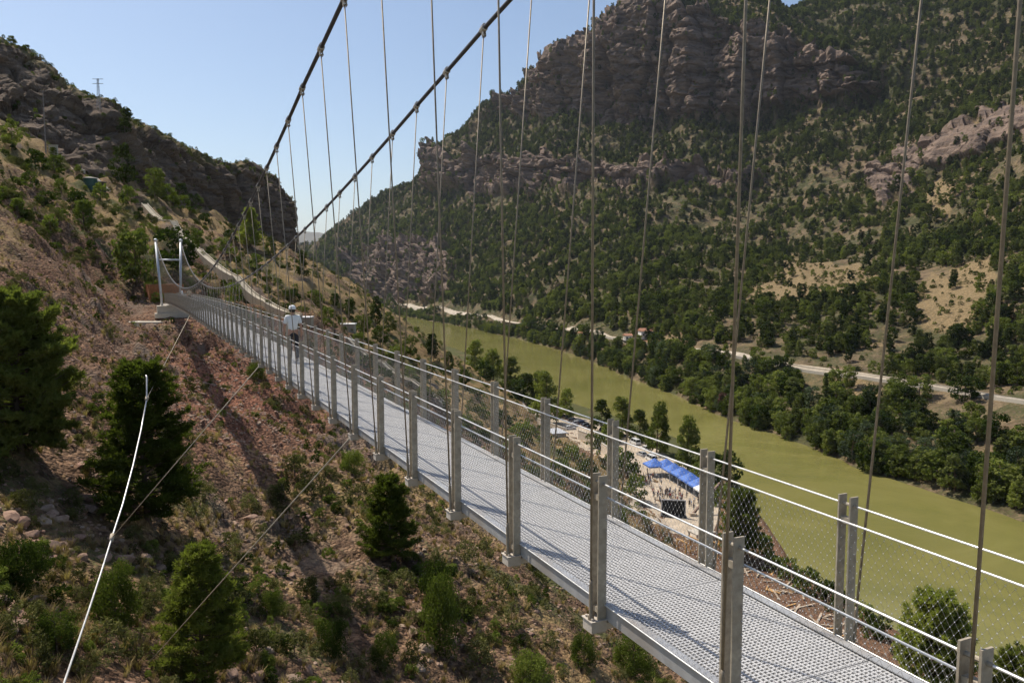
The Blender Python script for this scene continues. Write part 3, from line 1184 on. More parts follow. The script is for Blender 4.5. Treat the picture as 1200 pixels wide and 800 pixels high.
def crown_points(kind, r, n):
    """clump centres inside a crown of height 1 (foot at z 0) and their radii"""
    P, R = [], []
    lean = r.normal(0, 0.05, 2)
    while len(P) < n:
        if kind == 'pine':              # open, rounded, irregular
            z = r.uniform(0.12, 0.97)
            w = 0.34 * math.sin(min(1, (1.02 - z) / 0.62) * math.pi * 0.5) ** 0.7 * (0.65 + 0.35 * min(1, (z - 0.08) / 0.3))
            R_ = r.uniform(0.075, 0.135)
        elif kind == 'fullpine':          # broad at the foot, rounded top
            z = r.uniform(0.07, 0.97)
            w = 0.40 * (1.02 - z) ** 0.55 * (0.7 + 0.3 * min(1, z / 0.25))
            R_ = r.uniform(0.075, 0.125)
        elif kind == 'cone':
            z = r.uniform(0.05, 0.98)
            w = 0.27 * (1.0 - z) ** 0.75 * (0.75 + 0.25 * min(1, z / 0.15)) + 0.02
            R_ = r.uniform(0.05, 0.085) * (1.25 - 0.7 * z)
        elif kind == 'round':
            z = r.uniform(0.10, 0.96)
            w = 0.42 * math.sqrt(max(0.02, 1 - ((z - 0.52) / 0.5) ** 2))
            R_ = r.uniform(0.09, 0.15)
        elif kind == 'column':
            z = r.uniform(0.04, 0.98)
            w = 0.085 * math.sin(min(1, (1.03 - z) / 0.8) * math.pi / 2)
            R_ = r.uniform(0.035, 0.05)
        elif kind == 'shrub':
            z = r.uniform(0.06, 0.85)
            w = 0.62 * math.sqrt(max(0.03, 1 - (z / 0.95) ** 2))
            R_ = r.uniform(0.13, 0.22)
        a = r.uniform(0, 2 * math.pi)
        lob = 0.78 + 0.22 * math.sin(2 * a + lean[0] * 40) + 0.14 * math.sin(5 * a + 9 * z + lean[1] * 60)
        q = w * lob * r.uniform(0.45, 1.0) ** 0.5
        P.append((q * math.cos(a) + lean[0] * z, q * math.sin(a) + lean[1] * z, z))
        R.append(R_)
    return np.array(P), np.array(R)


def trunk_mesh(name, P, hgt, r0, r, nb=5, n=6):
    m = MB()
    top = 0.9
    pts = [(0.012 * math.sin(5 * z) * 1.0, 0.012 * math.cos(4 * z), z) for z in np.linspace(-0.06, top, 7)]
    m.tube(pts, [r0 * (1 - 0.85 * i / 6) for i in range(7)], n)
    idx = r.choice(len(P), nb, replace=False)
    for i in idx:
        p = P[i]
        z0 = max(0.1, p[2] - 0.12)
        m.tube([(0, 0, z0), (p[0] * 0.5, p[1] * 0.5, (z0 + p[2]) / 2), tuple(p)], [r0 * 0.45 * (1.1 - z0), r0 * 0.3, r0 * 0.1], 4)
    return m.mesh(name, M_BARK, True)


PROTO = {}


def needle_pine(key, prof, nbranch, mat, r0, seed, z0=0.06, rise=(0.1, 0.75), needle=0.022, wid=0.0026, sub=5, tuft=15):
    """boughs leave the stem in every direction, each with side shoots that end in needle tufts"""
    r = np.random.RandomState(seed)
    tips, dirs = [], []
    st = MB()
    pts = [(0.008 * math.sin(6 * z), 0.008 * math.cos(5 * z), z) for z in np.linspace(-0.05, 0.97, 9)]
    st.tube(pts, [r0 * (1 - 0.93 * i / 8) for i in range(9)], 7)
    for b in range(nbranch):
        z = z0 + (0.97 - z0) * (b + r.uniform(-.5, .5)) / nbranch
        z = min(max(z, z0), 0.965)
        a = b * 2.39996 + r.normal(0, 0.35)
        L = prof(z) * r.uniform(0.55, 1.12)
        up = rise[0] + (rise[1] - rise[0]) * z + r.normal(0, 0.12)
        d = np.array([math.cos(a), math.sin(a), 0])
        side = np.array([-d[1], d[0], 0])
        base = np.array([0, 0, z])
        tip = base + d * L + np.array([0, 0, L * up])
        mid = base + d * L * 0.55 + np.array([0, 0, L * up * 0.35])
        if L > 0.05:
            st.tube([base, mid, tip], [r0 * 0.28 * (1.15 - z), r0 * 0.16, r0 * 0.06], 3)
        ns = max(2, int(sub * (0.5 + L / 0.25)))
        for k in range(ns):
            f = 0.32 + 0.68 * (k + r.uniform(0, 1)) / ns
            p = (base + (mid - base) * f / 0.55) if f < 0.55 else (mid + (tip - mid) * (f - 0.55) / 0.45)
            sl = L * 0.34 * (1.15 - f) * r.uniform(0.5, 1.2) + 0.012
            sd_ = d * 0.55 + side * r.choice([-1, 1]) * r.uniform(0.3, 1.1) + np.array([0, 0, r.uniform(0.0, 0.75)])
            sd_ /= np.linalg.norm(sd_)
            for q in (0.35, 0.7, 1.0):
                tips.append(p + sd_ * sl * q)
                dirs.append(sd_)
        tips.append(tip)
        dirs.append((tip - mid) / (np.linalg.norm(tip - mid) + 1e-9))
    tips, dirs = np.array(tips), np.array(dirs)
    C = np.repeat(tips, tuft, 0)
    D = np.repeat(dirs, tuft, 0) * 0.7 + r.normal(size=(len(C), 3)) * 0.62 + np.array([0, 0, 0.25])
    D /= np.linalg.norm(D, axis=1)[:, None]
    C = C + r.normal(size=C.shape) * needle * 0.28
    Ln = needle * r.uniform(0.7, 1.35, len(C))[:, None]
    w = np.cross(D, r.normal(size=D.shape))
    w /= np.linalg.norm(w, axis=1)[:, None]
    V = np.stack([C - w * wid, C + w * wid, C + D * Ln + w * wid * 0.5, C + D * Ln - w * wid * 0.5], 1).reshape(-1, 3)
    cm = mesh_np(key + '_crown', V, np.arange(len(V)).reshape(-1, 4), mat, False)
    PROTO.setdefault(key, []).append((cm, st.mesh(key + '_trunk', M_BARK, True)))


def make_kind(key, kind, nv, nc, per, size, aspect, mat, r0, squash=0.75, k=0.6):
    L = []
    for v in range(nv):
        r = np.random.RandomState(hash_key(key) + v)
        P, R = crown_points(kind, r, nc)
        L.append((clumps_mesh(key + '_crown', P, R, per, size, aspect, mat, r, squash, k), trunk_mesh(key + '_trunk', P, 1.0, r0, r)))
    PROTO[key] = L


def hash_key(k):
    return sum((i + 1) * ord(c) for i, c in enumerate(k)) % 10000


make_kind('pine', 'pine', 4, 44, 34, 0.036, 0.55, F_PINED, 0.020)
make_kind('full_pine', 'fullpine', 3, 80, 44, 0.026, 0.5, F_PINE, 0.020)
make_kind('light_pine', 'pine', 2, 44, 34, 0.036, 0.55, F_PINE, 0.020)
make_kind('broad', 'round', 3, 46, 34, 0.036, 0.7, F_BROAD, 0.022)
make_kind('grey', 'round', 2, 46, 34, 0.034, 0.5, F_GREY, 0.022)
make_kind('cypress', 'column', 1, 70, 24, 0.018, 0.5, F_PINED, 0.014)
make_kind('pink', 'round', 1, 40, 34, 0.036, 0.7, F_PINK, 0.02)
make_kind('shrub', 'shrub', 3, 26, 44, 0.052, 0.55, F_BUSH, 0.03)
make_kind('olive_shrub', 'shrub', 3, 24, 36, 0.055, 0.35, F_OLIVE, 0.025, 0.9, 0.35)
needle_pine('big_pine', lambda z: 0.36 * (1.03 - z) ** 0.55 * (0.55 + 0.45 * min(1, z / 0.3)), 150, F_YOUNG, 0.024, 801, 0.12, (0.15, 0.8), 0.028, 0.0034, 6, 14)
needle_pine('big_pine', lambda z: 0.34 * (1.03 - z) ** 0.5 * (0.6 + 0.4 * min(1, z / 0.3)), 150, F_YOUNG, 0.024, 802, 0.10, (0.15, 0.8), 0.028, 0.0034, 6, 14)
needle_pine('cone_pine', lambda z: 0.27 * (1.03 - z) ** 0.72 + 0.012, 150, F_YOUNG, 0.018, 803, 0.03, (0.25, 0.9), 0.026, 0.0026, 6, 12)
needle_pine('cone_pine', lambda z: 0.29 * (1.03 - z) ** 0.65 + 0.012, 130, F_YOUNG, 0.018, 804, 0.03, (0.25, 0.9), 0.030, 0.0030, 6, 12)
needle_pine('tall_pine', lambda z: 0.28 * (1.03 - z) ** 0.6 + 0.012, 170, F_YOUNG, 0.018, 806, 0.03, (0.2, 0.8), 0.024, 0.0028, 6, 13)
needle_pine('dark_big_pine', lambda z: 0.42 * (1.03 - z) ** 0.42 * (0.7 + 0.3 * min(1, z / 0.3)), 200, F_PINE, 0.024, 805, 0.04, (0.1, 0.7), 0.026, 0.0034, 8, 16)
make_kind('fine_shrub', 'shrub', 3, 75, 110, 0.024, 0.42, F_BUSH, 0.03, 0.8, 0.4)


def grass_mesh(r, n=46, mat=None):
    V, F = [], []
    for i in range(n):
        a = r.uniform(0, 6.28)
        q = r.uniform(0, 0.16)
        b = np.array([q * math.cos(a), q * math.sin(a), -0.05])
        l = r.uniform(0.5, 1.0)
        o = a + r.normal(0, 0.5)
        d = np.array([math.cos(o), math.sin(o), 0]) * r.uniform(0.15, 0.6) * l
        s = np.array([-math.sin(o), math.cos(o), 0]) * 0.018
        m = b + d * 0.45 + np.array([0, 0, l * 0.62])
        t = b + d * 1.15 + np.array([0, 0, l * r.uniform(0.75, 1.0)])
        k = len(V)
        V += [b - s, b + s, m + s * 0.8, m - s * 0.8, t + s * .15, t - s * .15]
        F += [(k, k + 1, k + 2, k + 3), (k + 3, k + 2, k + 4, k + 5)]
    return mesh_np('dry_grass', np.array(V), np.array(F), mat or F_DRY, False)


def rock_mesh(r, sub=2):
    bm = bmesh.new()
    bmesh.ops.create_icosphere(bm, subdivisions=sub, radius=0.5)
    s = r.uniform(0.7, 1.3, 3) * np.array([1.1, 0.9, 0.62])
    o = r.uniform(0, 50, 3)
    pl = [(Vector(r.normal(size=3)).normalized(), r.uniform(0.26, 0.42)) for _ in range(9)]
    for v in bm.verts:
        p = v.co.copy()
        for nn, d in pl:
            e = p.dot(nn) - d
            if e > 0:
                p -= nn * e * 0.92
        q = 1 + 0.18 * float(noise(p.x * 3 + o[0], p.y * 3 + o[1], p.z * 3 + o[2]))
        v.co = Vector((p.x * s[0] * q, p.y * s[1] * q, p.z * s[2] * q)) * 1.35
    me = bpy.data.meshes.new('stone')
    bm.to_mesh(me)
    bm.free()
    return me


def stone_mat():
    m, t, b = newmat('stone')
    n1 = tex(t, 3.0, 6, 0.7)
    oi = N(t, 'ShaderNodeObjectInfo')
    c = ramp(t, n1, [(0.3, (0.17, 0.115, 0.08)), (0.7, (0.40, 0.31, 0.22))])
    c2 = ramp(t, n1, [(0.3, (0.18, 0.095, 0.065)), (0.7, (0.34, 0.20, 0.14))])
    t.links.new(mixc(t, oi.outputs['Random'], c, c2), b.inputs['Base Color'])
    b.inputs['Roughness'].default_value = 0.95
    bump(t, b, n1, 0.5, 0.05)
    return m


M_STONE = stone_mat()
ROCKM = []
for i in range(4):
    me = rock_mesh(np.random.RandomState(40 + i))
    me.materials.append(M_STONE)
    ROCKM.append(me)
GRASSM = [grass_mesh(np.random.RandomState(60 + i)) for i in range(3)]

# ------------------------------------------------------------------ where things stand
mpx, mpy = project(FPd)
clx, cly = project(CLP)


def surf_hit(px, py, P, sx, sy, rr=5.0):
    d2 = (sx - px) ** 2 + (sy - py) ** 2
    msk = d2 < rr * rr
    if not msk.any():
        return None
    q = P[msk]
    dd = d2[msk]
    w = q[:, 1] * (1 + dd / (rr * rr) * 0.02)
    return q[np.argmin(w)]


def ground(px, py):
    """the first ground seen at a picture position"""
    best = None
    Y = hill_depth(px, py)
    if Y:
        p = at(px, py, Y)
        best = np.array([p[0], p[1], float(hill_z(p[0], p[1]))])
    for P, sx, sy in ((FPd, mpx, mpy), (CLP, clx, cly)):
        q = surf_hit(px, py, P, sx, sy)
        if q is not None and (best is None or q[1] < best[1]):
            best = q
    return best


def plant(name, key, v, pos, h, label, group=None, wide=1.0, rz=None, cat='tree', partname='crown'):
    L = PROTO[key]
    cm, tm = L[v % len(L)]
    o = thing(name, label, cat, pos, random.uniform(0, 6.28) if rz is None else rz, group)
    o.scale = (h * wide, h * wide, h)
    link(partname, cm, o)
    link('trunk' if cat == 'tree' else 'stem', tm, o)
    return o


def stand(px, py, hpx, name, key, v, label, group=None, wide=1.0, cat='tree', partname='crown', sink=0.0):
    p = ground(px, py)
    if p is None:
        return None
    h = hpx * p[1] / FPX
    return plant(name, key, v, (p[0], p[1], p[2] - sink * h), h, label, group, wide, None, cat, partname)


# foreground trees, one by one
stand(24, 532, 185, 'pine_tree', 'dark_big_pine', 0, 'big dark pine with a dense rounded crown on the slope left of the bridge', wide=1.0)
stand(172, 614, 188, 'pine_tree', 'tall_pine', 0, 'tall dark conical pine behind the pale wind rope on the bare slope', wide=1.3)
stand(238, 800, 172, 'pine_tree', 'cone_pine', 0, 'bright green conical young pine at the foot of the steep slope', wide=1.25)
stand(456, 660, 100, 'pine_tree', 'cone_pine', 1, 'small young pine standing alone on the slope just below the bridge deck', wide=1.35)
stand(160, 336, 68, 'pine_tree', 'broad', 0, 'bushy dark tree beside the far bridge tower, uphill of it', wide=0.85)
stand(207, 318, 48, 'pine_tree', 'broad', 1, 'leafy tree right behind the far bridge tower', wide=1.1)
stand(293, 291, 46, 'pine_tree', 'cone_pine', 0, 'dark pointed pine on the dry hillside below the cliff', wide=1.3)
stand(318, 304, 26, 'pine_tree', 'pine', 1, 'small tree next to the dark pointed pine below the cliff', wide=0.9)
stand(356, 327, 30, 'pine_tree', 'pine', 2, 'round tree on the skyline spur of the dry hillside', wide=0.9)
stand(147, 160, 30, 'pine_tree', 'light_pine', 0, 'lone green tree growing high on the rock cliff', wide=0.9)
stand(145, 218, 48, 'pine_tree', 'light_pine', 1, 'pale green leafy tree by the water tank under the cliff', wide=0.8)
stand(182, 232, 34, 'pine_tree', 'broad', 2, 'green bushy tree at the foot of the cliff, right of the water tank', wide=0.9)
stand(15, 178, 32, 'pine_tree', 'light_pine', 1, 'pale green bush-like tree near the utility pole', wide=0.9)
stand(14, 56, 14, 'pine_tree', 'pine', 0, 'small dark tree on the crest of the cliff', wide=1.2)
G1 = 'shrubs on the upper hillside'
for px, py, hp in [(42, 198, 26), (64, 206, 22), (36, 218, 20), (92, 246, 26), (54, 240, 18), (118, 236, 20), (98, 262, 30), (60, 278, 22), (20, 250, 20), (72, 226, 18), (150, 240, 22),
                   (196, 236, 22), (212, 246, 20), (232, 285, 18), (262, 300, 18), (275, 355, 24), (240, 262, 15), (215, 226, 16), (228, 242, 18), (270, 282, 16), (300, 318, 18)]:
    stand(px, py + 2, hp, 'shrub', 'shrub', int(px), 'green shrub on the dry upper hillside below the cliff', G1, 0.95, 'shrub', 'foliage')
# foreground shrubs
FG = [(22, 690, 70, .9, 'broad green shrub at the edge of the lower slope'), (135, 735, 88, .62, 'dark round shrub on the rubble just beside the pale wind rope'),
      (66, 765, 56, .95, 'low fresh green shrub crossed by the pale wind rope'),
      (515, 755, 105, .48, 'tall dark double shrub on the brown slope below the deck'), (510, 700, 55, .6, 'dark shrub uphill of the tall double shrub'),
      (684, 782, 46, .75, 'compact dark green shrub under the deck edge beside a post bracket'), (742, 795, 62, .7, 'bright green shrub directly under the deck edge'),
      (622, 805, 45, 1.0, 'spreading green shrub on the brown slope under the bridge'),
      (415, 556, 32, .8, 'small green shrub in the red cut below the deck'), (300, 445, 24, .9, 'dark shrub overhanging the red earth cut under the bridge'),
      (318, 720, 34, .8, 'low rounded olive shrub near the young pine'), (390, 770, 50, .7, 'olive green scrub shrub half way down the brown slope'),
      (450, 775, 45, .75, 'yellow green scrub shrub below the tall double shrub')]
for i, (px, py, hp, w, lb) in enumerate(FG):
    stand(px, py, hp, 'shrub', 'fine_shrub', i, lb, None, w, 'shrub', 'foliage', 0.06)
for px, py, hp in [(345, 560, 34), (365, 585, 30), (330, 590, 26), (420, 590, 26), (560, 610, 24), (545, 660, 30), (585, 700, 30), (600, 740, 32), (40, 785, 46), (160, 775, 46), (300, 770, 44), (280, 720, 34), (230, 610, 26), (110, 560, 30), (30, 600, 34), (540, 720, 28), (640, 760, 26), (470, 690, 26),
                   (430, 720, 30), (360, 700, 34), (345, 770, 40), (490, 780, 36), (125, 765, 50), (20, 745, 42), (200, 795, 40), (270, 640, 24), (290, 600, 26), (560, 780, 40), (570, 650, 24),
                   (85, 600, 30), (10, 560, 26), (60, 430, 22), (95, 460, 22), (130, 400, 18), (60, 275, 14), (245, 590, 24), (405, 690, 26)]:
    stand(px, py, hp, 'scrub_bush', 'olive_shrub', int(px), 'small olive grey scrub bush on the brown slope below the bridge', 'scrub bushes below the bridge', 0.95, 'bush', 'foliage', 0.05)
# trees on the river side of the hill
for px, py, hp, w, k in [(441, 381, 32, .9, 'pine'), (456, 394, 26, .9, 'pine'), (424, 392, 22, 1.1, 'broad'), (481, 421, 26, .9, 'broad'), (508, 424, 32, .9, 'pine'), (526, 440, 24, 1., 'pine'),
                         (446, 408, 22, 1.2, 'broad'), (466, 430, 24, 1.2, 'broad'), (500, 446, 20, 1.2, 'broad'), (410, 372, 20, .9, 'broad'), (392, 360, 16, 1., 'broad'), (545, 452, 20, 1., 'broad')]:
    stand(px, py, hp, 'hillside_tree', k, int(px), 'leafy tree on the river side of the dry hill behind the railing', 'trees on the river side of the hill', w)
for px, py, hp in [(385, 372, 14), (370, 352, 14), (345, 352, 16), (405, 420, 16), (430, 432, 18), (560, 470, 16), (590, 500, 22), (610, 515, 24), (600, 535, 22), (655, 560, 26), (670, 540, 20),
                   (690, 560, 26), (700, 600, 30), (735, 560, 34), (720, 545, 26), (745, 585, 28), (725, 620, 26), (650, 600, 24), (560, 520, 20), (540, 500, 18), (520, 470, 16), (480, 445, 14), (500, 470, 16),
                   (700, 525, 22), (715, 520, 26), (760, 650, 22), (690, 640, 20)]:
    stand(px, py, hp, 'hillside_shrub', 'shrub', int(px), 'green shrub on the dry grass slope between the bridge and the car park', 'shrubs above the car park', 1.1, 'shrub', 'foliage', 0.05)
# trees along the near bank
for px, py, hp, w, k in [(556, 456, 40, 1., 'full_pine'), (578, 464, 38, 1.1, 'full_pine'), (598, 470, 44, 1., 'full_pine'), (618, 478, 42, 1.1, 'full_pine'), (640, 496, 62, .85, 'full_pine'), (663, 490, 36, 1., 'full_pine'),
                         (705, 504, 38, 1., 'full_pine'), (729, 513, 50, .9, 'full_pine'), (750, 518, 40, .9, 'full_pine'), (770, 532, 62, .85, 'full_pine'), (806, 552, 66, .75, 'full_pine'),
                         (630, 474, 40, .8, 'full_pine'), (568, 474, 26, 1.1, 'broad'), (608, 482, 26, 1.1, 'broad'), (852, 566, 42, 1., 'broad')]:
    p = at_z(px, py, TERR)
    h = hp * p[1] / FPX
    plant('bank_tree', k, int(px), (p[0], p[1], float(hill_z(p[0], p[1])) - 0.1), h, 'pine tree between the parked cars and the green river' if k != 'broad' else 'leafy tree between the parked cars and the green river',
          'pines beside the car park' if k != 'broad' else 'leafy trees beside the car park', w)
for px, py, hp, w, k, lb in [(868, 655, 84, 1.05, 'big_pine', 'large round pine behind the railing posts beside the building site'),
                             (1092, 850, 168, 1.0, 'big_pine', 'large bright green pine by the water seen through the railing net'),
                             (1185, 860, 110, 1.1, 'big_pine', 'smaller bright green pine by the water next to the large one')]:
    p = at_z(px, py, TERR)
    plant('bank_tree', k, int(px), (p[0], p[1], TERR - 0.2), hp * p[1] / FPX, lb, None, w)
for px, py, hp in [(905, 668, 22), (925, 676, 26), (945, 690, 30), (965, 700, 26), (985, 715, 28), (1010, 730, 30), (1030, 745, 30), (890, 650, 30), (1060, 770, 34), (820, 560, 22), (835, 575, 26), (845, 590, 28)]:
    p = at_z(px, py, TERR)
    plant('bank_shrub', 'shrub', int(px), (p[0], p[1], TERR - 0.2), hp * p[1] / FPX, 'green shrub on the edge of the near river bank', 'shrubs on the near bank edge', 1.0, None, 'shrub', 'foliage')

# ------------------------------------------------------------------ trees across the river
def cell_area(P):
    a = np.linalg.norm(np.cross(P[1:, :-1] - P[:-1, :-1], P[:-1, 1:] - P[:-1, :-1]), axis=-1)
    return a


AR = cell_area(FPd)
cpx_, cpy_ = mpx[:-1, :-1], mpy[:-1, :-1]
Pc = FPd[:-1, :-1]
vv = np.repeat(FV[:-1, None], AR.shape[1], 1)
clump_n = fbm(Pc[..., 0] / 55, Pc[..., 1] / 55, 12.0, 4)
dens = np.clip(0.75 + 0.9 * clump_n, 0.06, 1.25)
dens = dens * (1 - 0.93 * rk[:-1, :-1]) * (1 - 0.90 * bare[:-1, :-1])
dens = np.where((cpx_ < 820) & (vv > 3.1) & (vv < 6.2), np.clip(dens * 1.5 + 0.15 * (1 - rk[:-1, :-1]), 0, 1.6), dens)
dens = np.where(vv > 8.0, np.clip(dens * 1.45, 0, 1.8), dens)
dens = np.where(vv < 1.0, 0, dens)
dens = np.where((vv > 1.86) & (vv < 3.15), 0, dens)              # the road
dens = np.where((vv >= 1.0) & (vv < 1.86), np.where(vv < 1.25, 1.6, 1.0), dens)
dens = dens * np.where((cpx_ > 930) & (vv > 1.62) & (vv < 1.86), 0.25, 1.0)
vis = (cpx_ > 330) & (cpx_ < 1330) & (cpy_ > -60) & (vv < 11.3)
Yc = Pc[..., 1]
per_m2 = np.where(Yc < 500, 1 / 26.0, 1 / 34.0)
w_ = (AR * dens * per_m2 * vis).ravel()
ntree = int(w_.sum())
print('far trees', ntree)
ntree = min(ntree, 38000)
ix = rng.choice(len(w_), ntree, p=w_ / w_.sum())
ri, ci = np.unravel_index(ix, AR.shape)
fu, fv = rng.uniform(0, 1, ntree)[:, None], rng.uniform(0, 1, ntree)[:, None]
TP = FPd[ri, ci] * (1 - fu) * (1 - fv) + FPd[ri + 1, ci] * fu * (1 - fv) + FPd[ri, ci + 1] * (1 - fu) * fv + FPd[ri + 1, ci + 1] * fu * fv
TVv = FV[ri]
hgt = 4.2 + 7.0 * rng.beta(1.6, 2.4, ntree) * np.where(TP[:, 1] > 900, 0.95, 1.0)
hgt = np.where(TVv < 1.9, rng.uniform(5.0, 10.5, ntree) * np.where(TP[:, 1] > 800, .65, 1), hgt)
kindr = rng.uniform(0, 1, ntree)
# species: 0..3 dark pine, 4,5 lighter pine, 6..8 broad, 9,10 grey green
spec = np.where(kindr < 0.62, rng.randint(0, 4, ntree), np.where(kindr < 0.8, rng.randint(4, 6, ntree), rng.randint(6, 9, ntree)))
hi_ = (TVv > 7.0) & (kindr > 0.62) & (kindr < 0.92)
spec = np.where(hi_, rng.randint(0, 4, ntree), spec)
low = TVv < 2.0
kb = rng.uniform(0, 1, ntree)
spec = np.where(low & (kb < 0.52), rng.randint(6, 9, ntree), np.where(low & (kb < 0.68), rng.randint(9, 11, ntree), spec))
KEYS = [('pine', 0), ('pine', 1), ('pine', 2), ('pine', 3), ('light_pine', 0), ('light_pine', 1), ('broad', 0), ('broad', 1), ('broad', 2), ('grey', 0), ('grey', 1)]
qx, qy = project(TP)
inview = (qx > -5) & (qx < 1215) & (qy > -5) & (qy < 805)
order = np.argsort(np.where(inview, TP[:, 1] / hgt, 1e9))
IND = {'pine': (0, []), 'light_pine': (0, []), 'broad': (0, []), 'grey': (0, [])}
LBL = {'pine': ('mountain_pine', 'dark green pine on the slope across the river', 'dark pines across the river'),
       'light_pine': ('mountain_pine', 'lighter yellow green pine on the slope across the river', 'light pines across the river'),
       'broad': ('bank_broadleaf', 'fresh green leafy tree across the river', 'leafy trees across the river'),
       'grey': ('bank_poplar', 'grey green leafy tree on the far river bank', 'grey green trees on the far bank')}
single = np.zeros(ntree, bool)
CROWN = {}
for i in order[:330]:
    key, v = KEYS[spec[i]]
    nm, lb, gp = LBL[key]
    zone = ('rooted at the far water line' if TVv[i] < 1.3 else 'between the far shore and the road' if TVv[i] < 1.95 else
            'on the slope just above the far road' if TVv[i] < 3.6 else 'higher up the slope across the river')
    size = 'tall ' if hgt[i] > 8.2 else 'small ' if hgt[i] < 6.2 else 'middling '
    lb = size + lb.split(' on the ')[0].split(' across')[0] + ' ' + zone
    gp = gp.split(' across')[0].split(' on the')[0] + ', ' + size.strip() + ', ' + zone
    o = plant(nm, key, v, (TP[i, 0], TP[i, 1], TP[i, 2] - 0.25), float(hgt[i]), lb, gp, random.uniform(0.8, 1.25))
    single[i] = True
    CROWN.setdefault((key, v), [c for c in o.children if c.name.startswith('crown')][0])
for key, v in KEYS:
    if (key, v) not in CROWN:
        p = ground(900 + 20 * v, 400)
        nm, lb, gp = LBL[key]
        o = plant(nm, key, v, p, 6.0, lb, gp)
        CROWN[(key, v)] = [c for c in o.children if c.name.startswith('crown')][0]


def scatter(name, P, rotz, scl, idx, protos, label, cat=None):
    """one object of kind stuff: instances of existing plants or stones on points"""
    me = bpy.data.meshes.new(name)
    n = len(P)
    me.vertices.add(n)
    me.vertices.foreach_set('co', np.asarray(P, np.float32).ravel())
    a = me.attributes.new('rotz', 'FLOAT_VECTOR', 'POINT')
    rv = np.zeros((n, 3), np.float32)
    rv[:, 2] = rotz
    a.data.foreach_set('vector', rv.ravel())
    a = me.attributes.new('scl', 'FLOAT_VECTOR', 'POINT')
    sc = np.asarray(scl, np.float32)
    if sc.ndim == 1:
        sc = np.stack([sc] * 3, 1)
    a.data.foreach_set('vector', sc.ravel())
    a = me.attributes.new('pick', 'INT', 'POINT')
    a.data.foreach_set('value', np.asarray(idx, np.int32))
    o = link(name, me)
    ng = bpy.data.node_groups.new(name + '_nodes', 'GeometryNodeTree')
    ng.interface.new_socket('Geometry', in_out='INPUT', socket_type='NodeSocketGeometry')
    ng.interface.new_socket('Geometry', in_out='OUTPUT', socket_type='NodeSocketGeometry')
    gi = ng.nodes.new('NodeGroupInput')
    go = ng.nodes.new('NodeGroupOutput')
    iop = ng.nodes.new('GeometryNodeInstanceOnPoints')
    iop.inputs['Pick Instance'].default_value = True
    g2i = ng.nodes.new('GeometryNodeJoinGeometry')
    for pr in reversed(protos):
        oi = ng.nodes.new('GeometryNodeObjectInfo')
        oi.transform_space = 'ORIGINAL'
        oi.inputs['Object'].default_value = pr
        oi.inputs['As Instance'].default_value = True
        ng.links.new(oi.outputs['Geometry'], g2i.inputs[0])
    ng.links.new(gi.outputs[0], iop.inputs['Points'])
    ng.links.new(g2i.outputs[0], iop.inputs['Instance'])

    def at_node(nm, dt):
        k = ng.nodes.new('GeometryNodeInputNamedAttribute')
        k.data_type = dt
        k.inputs[0].default_value = nm
        return k.outputs[0]
    ng.links.new(at_node('pick', 'INT'), iop.inputs['Instance Index'])
    e2r = ng.nodes.new('FunctionNodeEulerToRotation')
    ng.links.new(at_node('rotz', 'FLOAT_VECTOR'), e2r.inputs[0])
    ng.links.new(e2r.outputs[0], iop.inputs['Rotation'])
    ng.links.new(at_node('scl', 'FLOAT_VECTOR'), iop.inputs['Scale'])
    ng.links.new(iop.outputs[0], go.inputs[0])
    md = o.modifiers.new('scatter', 'NODES')
    md.node_group = ng
    tag(o, label, cat, kind='stuff')
    return o


rest = ~single
scatter('forest', TP[rest] - np.array([0, 0, 0.3]), rng.uniform(0, 6.28, rest.sum()),
        np.stack([hgt[rest] * rng.uniform(0.85, 1.2, rest.sum())] * 2 + [hgt[rest]], 1), spec[rest],
        [CROWN[k] for k in KEYS], 'dense dark pine wood covering the mountain across the river', 'forest')

# special trees across the river
for px, py, hp, key, lb in [(961, 490, 62, 'cypress', 'slim dark cypress by the road across the river'), (1105, 518, 46, 'cypress', 'slim dark cypress low on the far bank between pines'),
                            (842, 474, 20, 'pink', 'pink flowering oleander on the far river bank'), (1110, 560, 18, 'pink', 'dusty pink bush on the far bank near the water')]:
    p = surf_hit(px, py, FPd, mpx, mpy, 8)
    plant('cypress_tree' if key == 'cypress' else 'oleander', key, 0, (p[0], p[1] - 3, p[2] - 0.3), hp * p[1] / FPX, lb, None, 1.0, None, 'tree')

# scrub between the far trees
w2 = (AR * np.clip(0.6 + 0.8 * clump_n, 0.1, 1) * (1 - 0.8 * rk[:-1, :-1]) * np.where((vv > 1.8) & (vv < 3.1), 0, 1) * (vv > 1.05) * vis * np.where(Yc < 600, 1 / 22.0, 1 / 50.0)).ravel()
n2 = min(int(w2.sum()), 30000)
print('far scrub', n2)
ix = rng.choice(len(w2), n2, p=w2 / w2.sum())
ri, ci = np.unravel_index(ix, AR.shape)
SPt = FPd[ri, ci] + (FPd[ri + 1, ci] - FPd[ri, ci]) * rng.uniform(0, 1, n2)[:, None] + (FPd[ri, ci + 1] - FPd[ri, ci]) * rng.uniform(0, 1, n2)[:, None]


def first(nm_, pre='foliage'):
    for o in bpy.data.objects:
        if o.name.split('.')[0] == nm_:
            for c in o.children:
                if c.name.startswith(pre):
                    yield c


shr = list(first('shrub')) + list(first('hillside_shrub'))
shr_low = []
seen = set()
for c in shr:
    if c.data.name.startswith('shrub') and c.data.name not in seen:
        seen.add(c.data.name)
        shr_low.append(c)
ol = []
for c in first('scrub_bush'):
    if c.data.name not in seen:
        seen.add(c.data.name)
        ol.append(c)
SCR = shr_low + ol
scatter('mountain_scrub', SPt - np.array([0, 0, 0.15]), rng.uniform(0, 6.28, n2), rng.uniform(1.0, 2.6, n2), rng.randint(0, len(SCR), n2), SCR,
        'low scrub growing between the pines across the river', 'scrub')

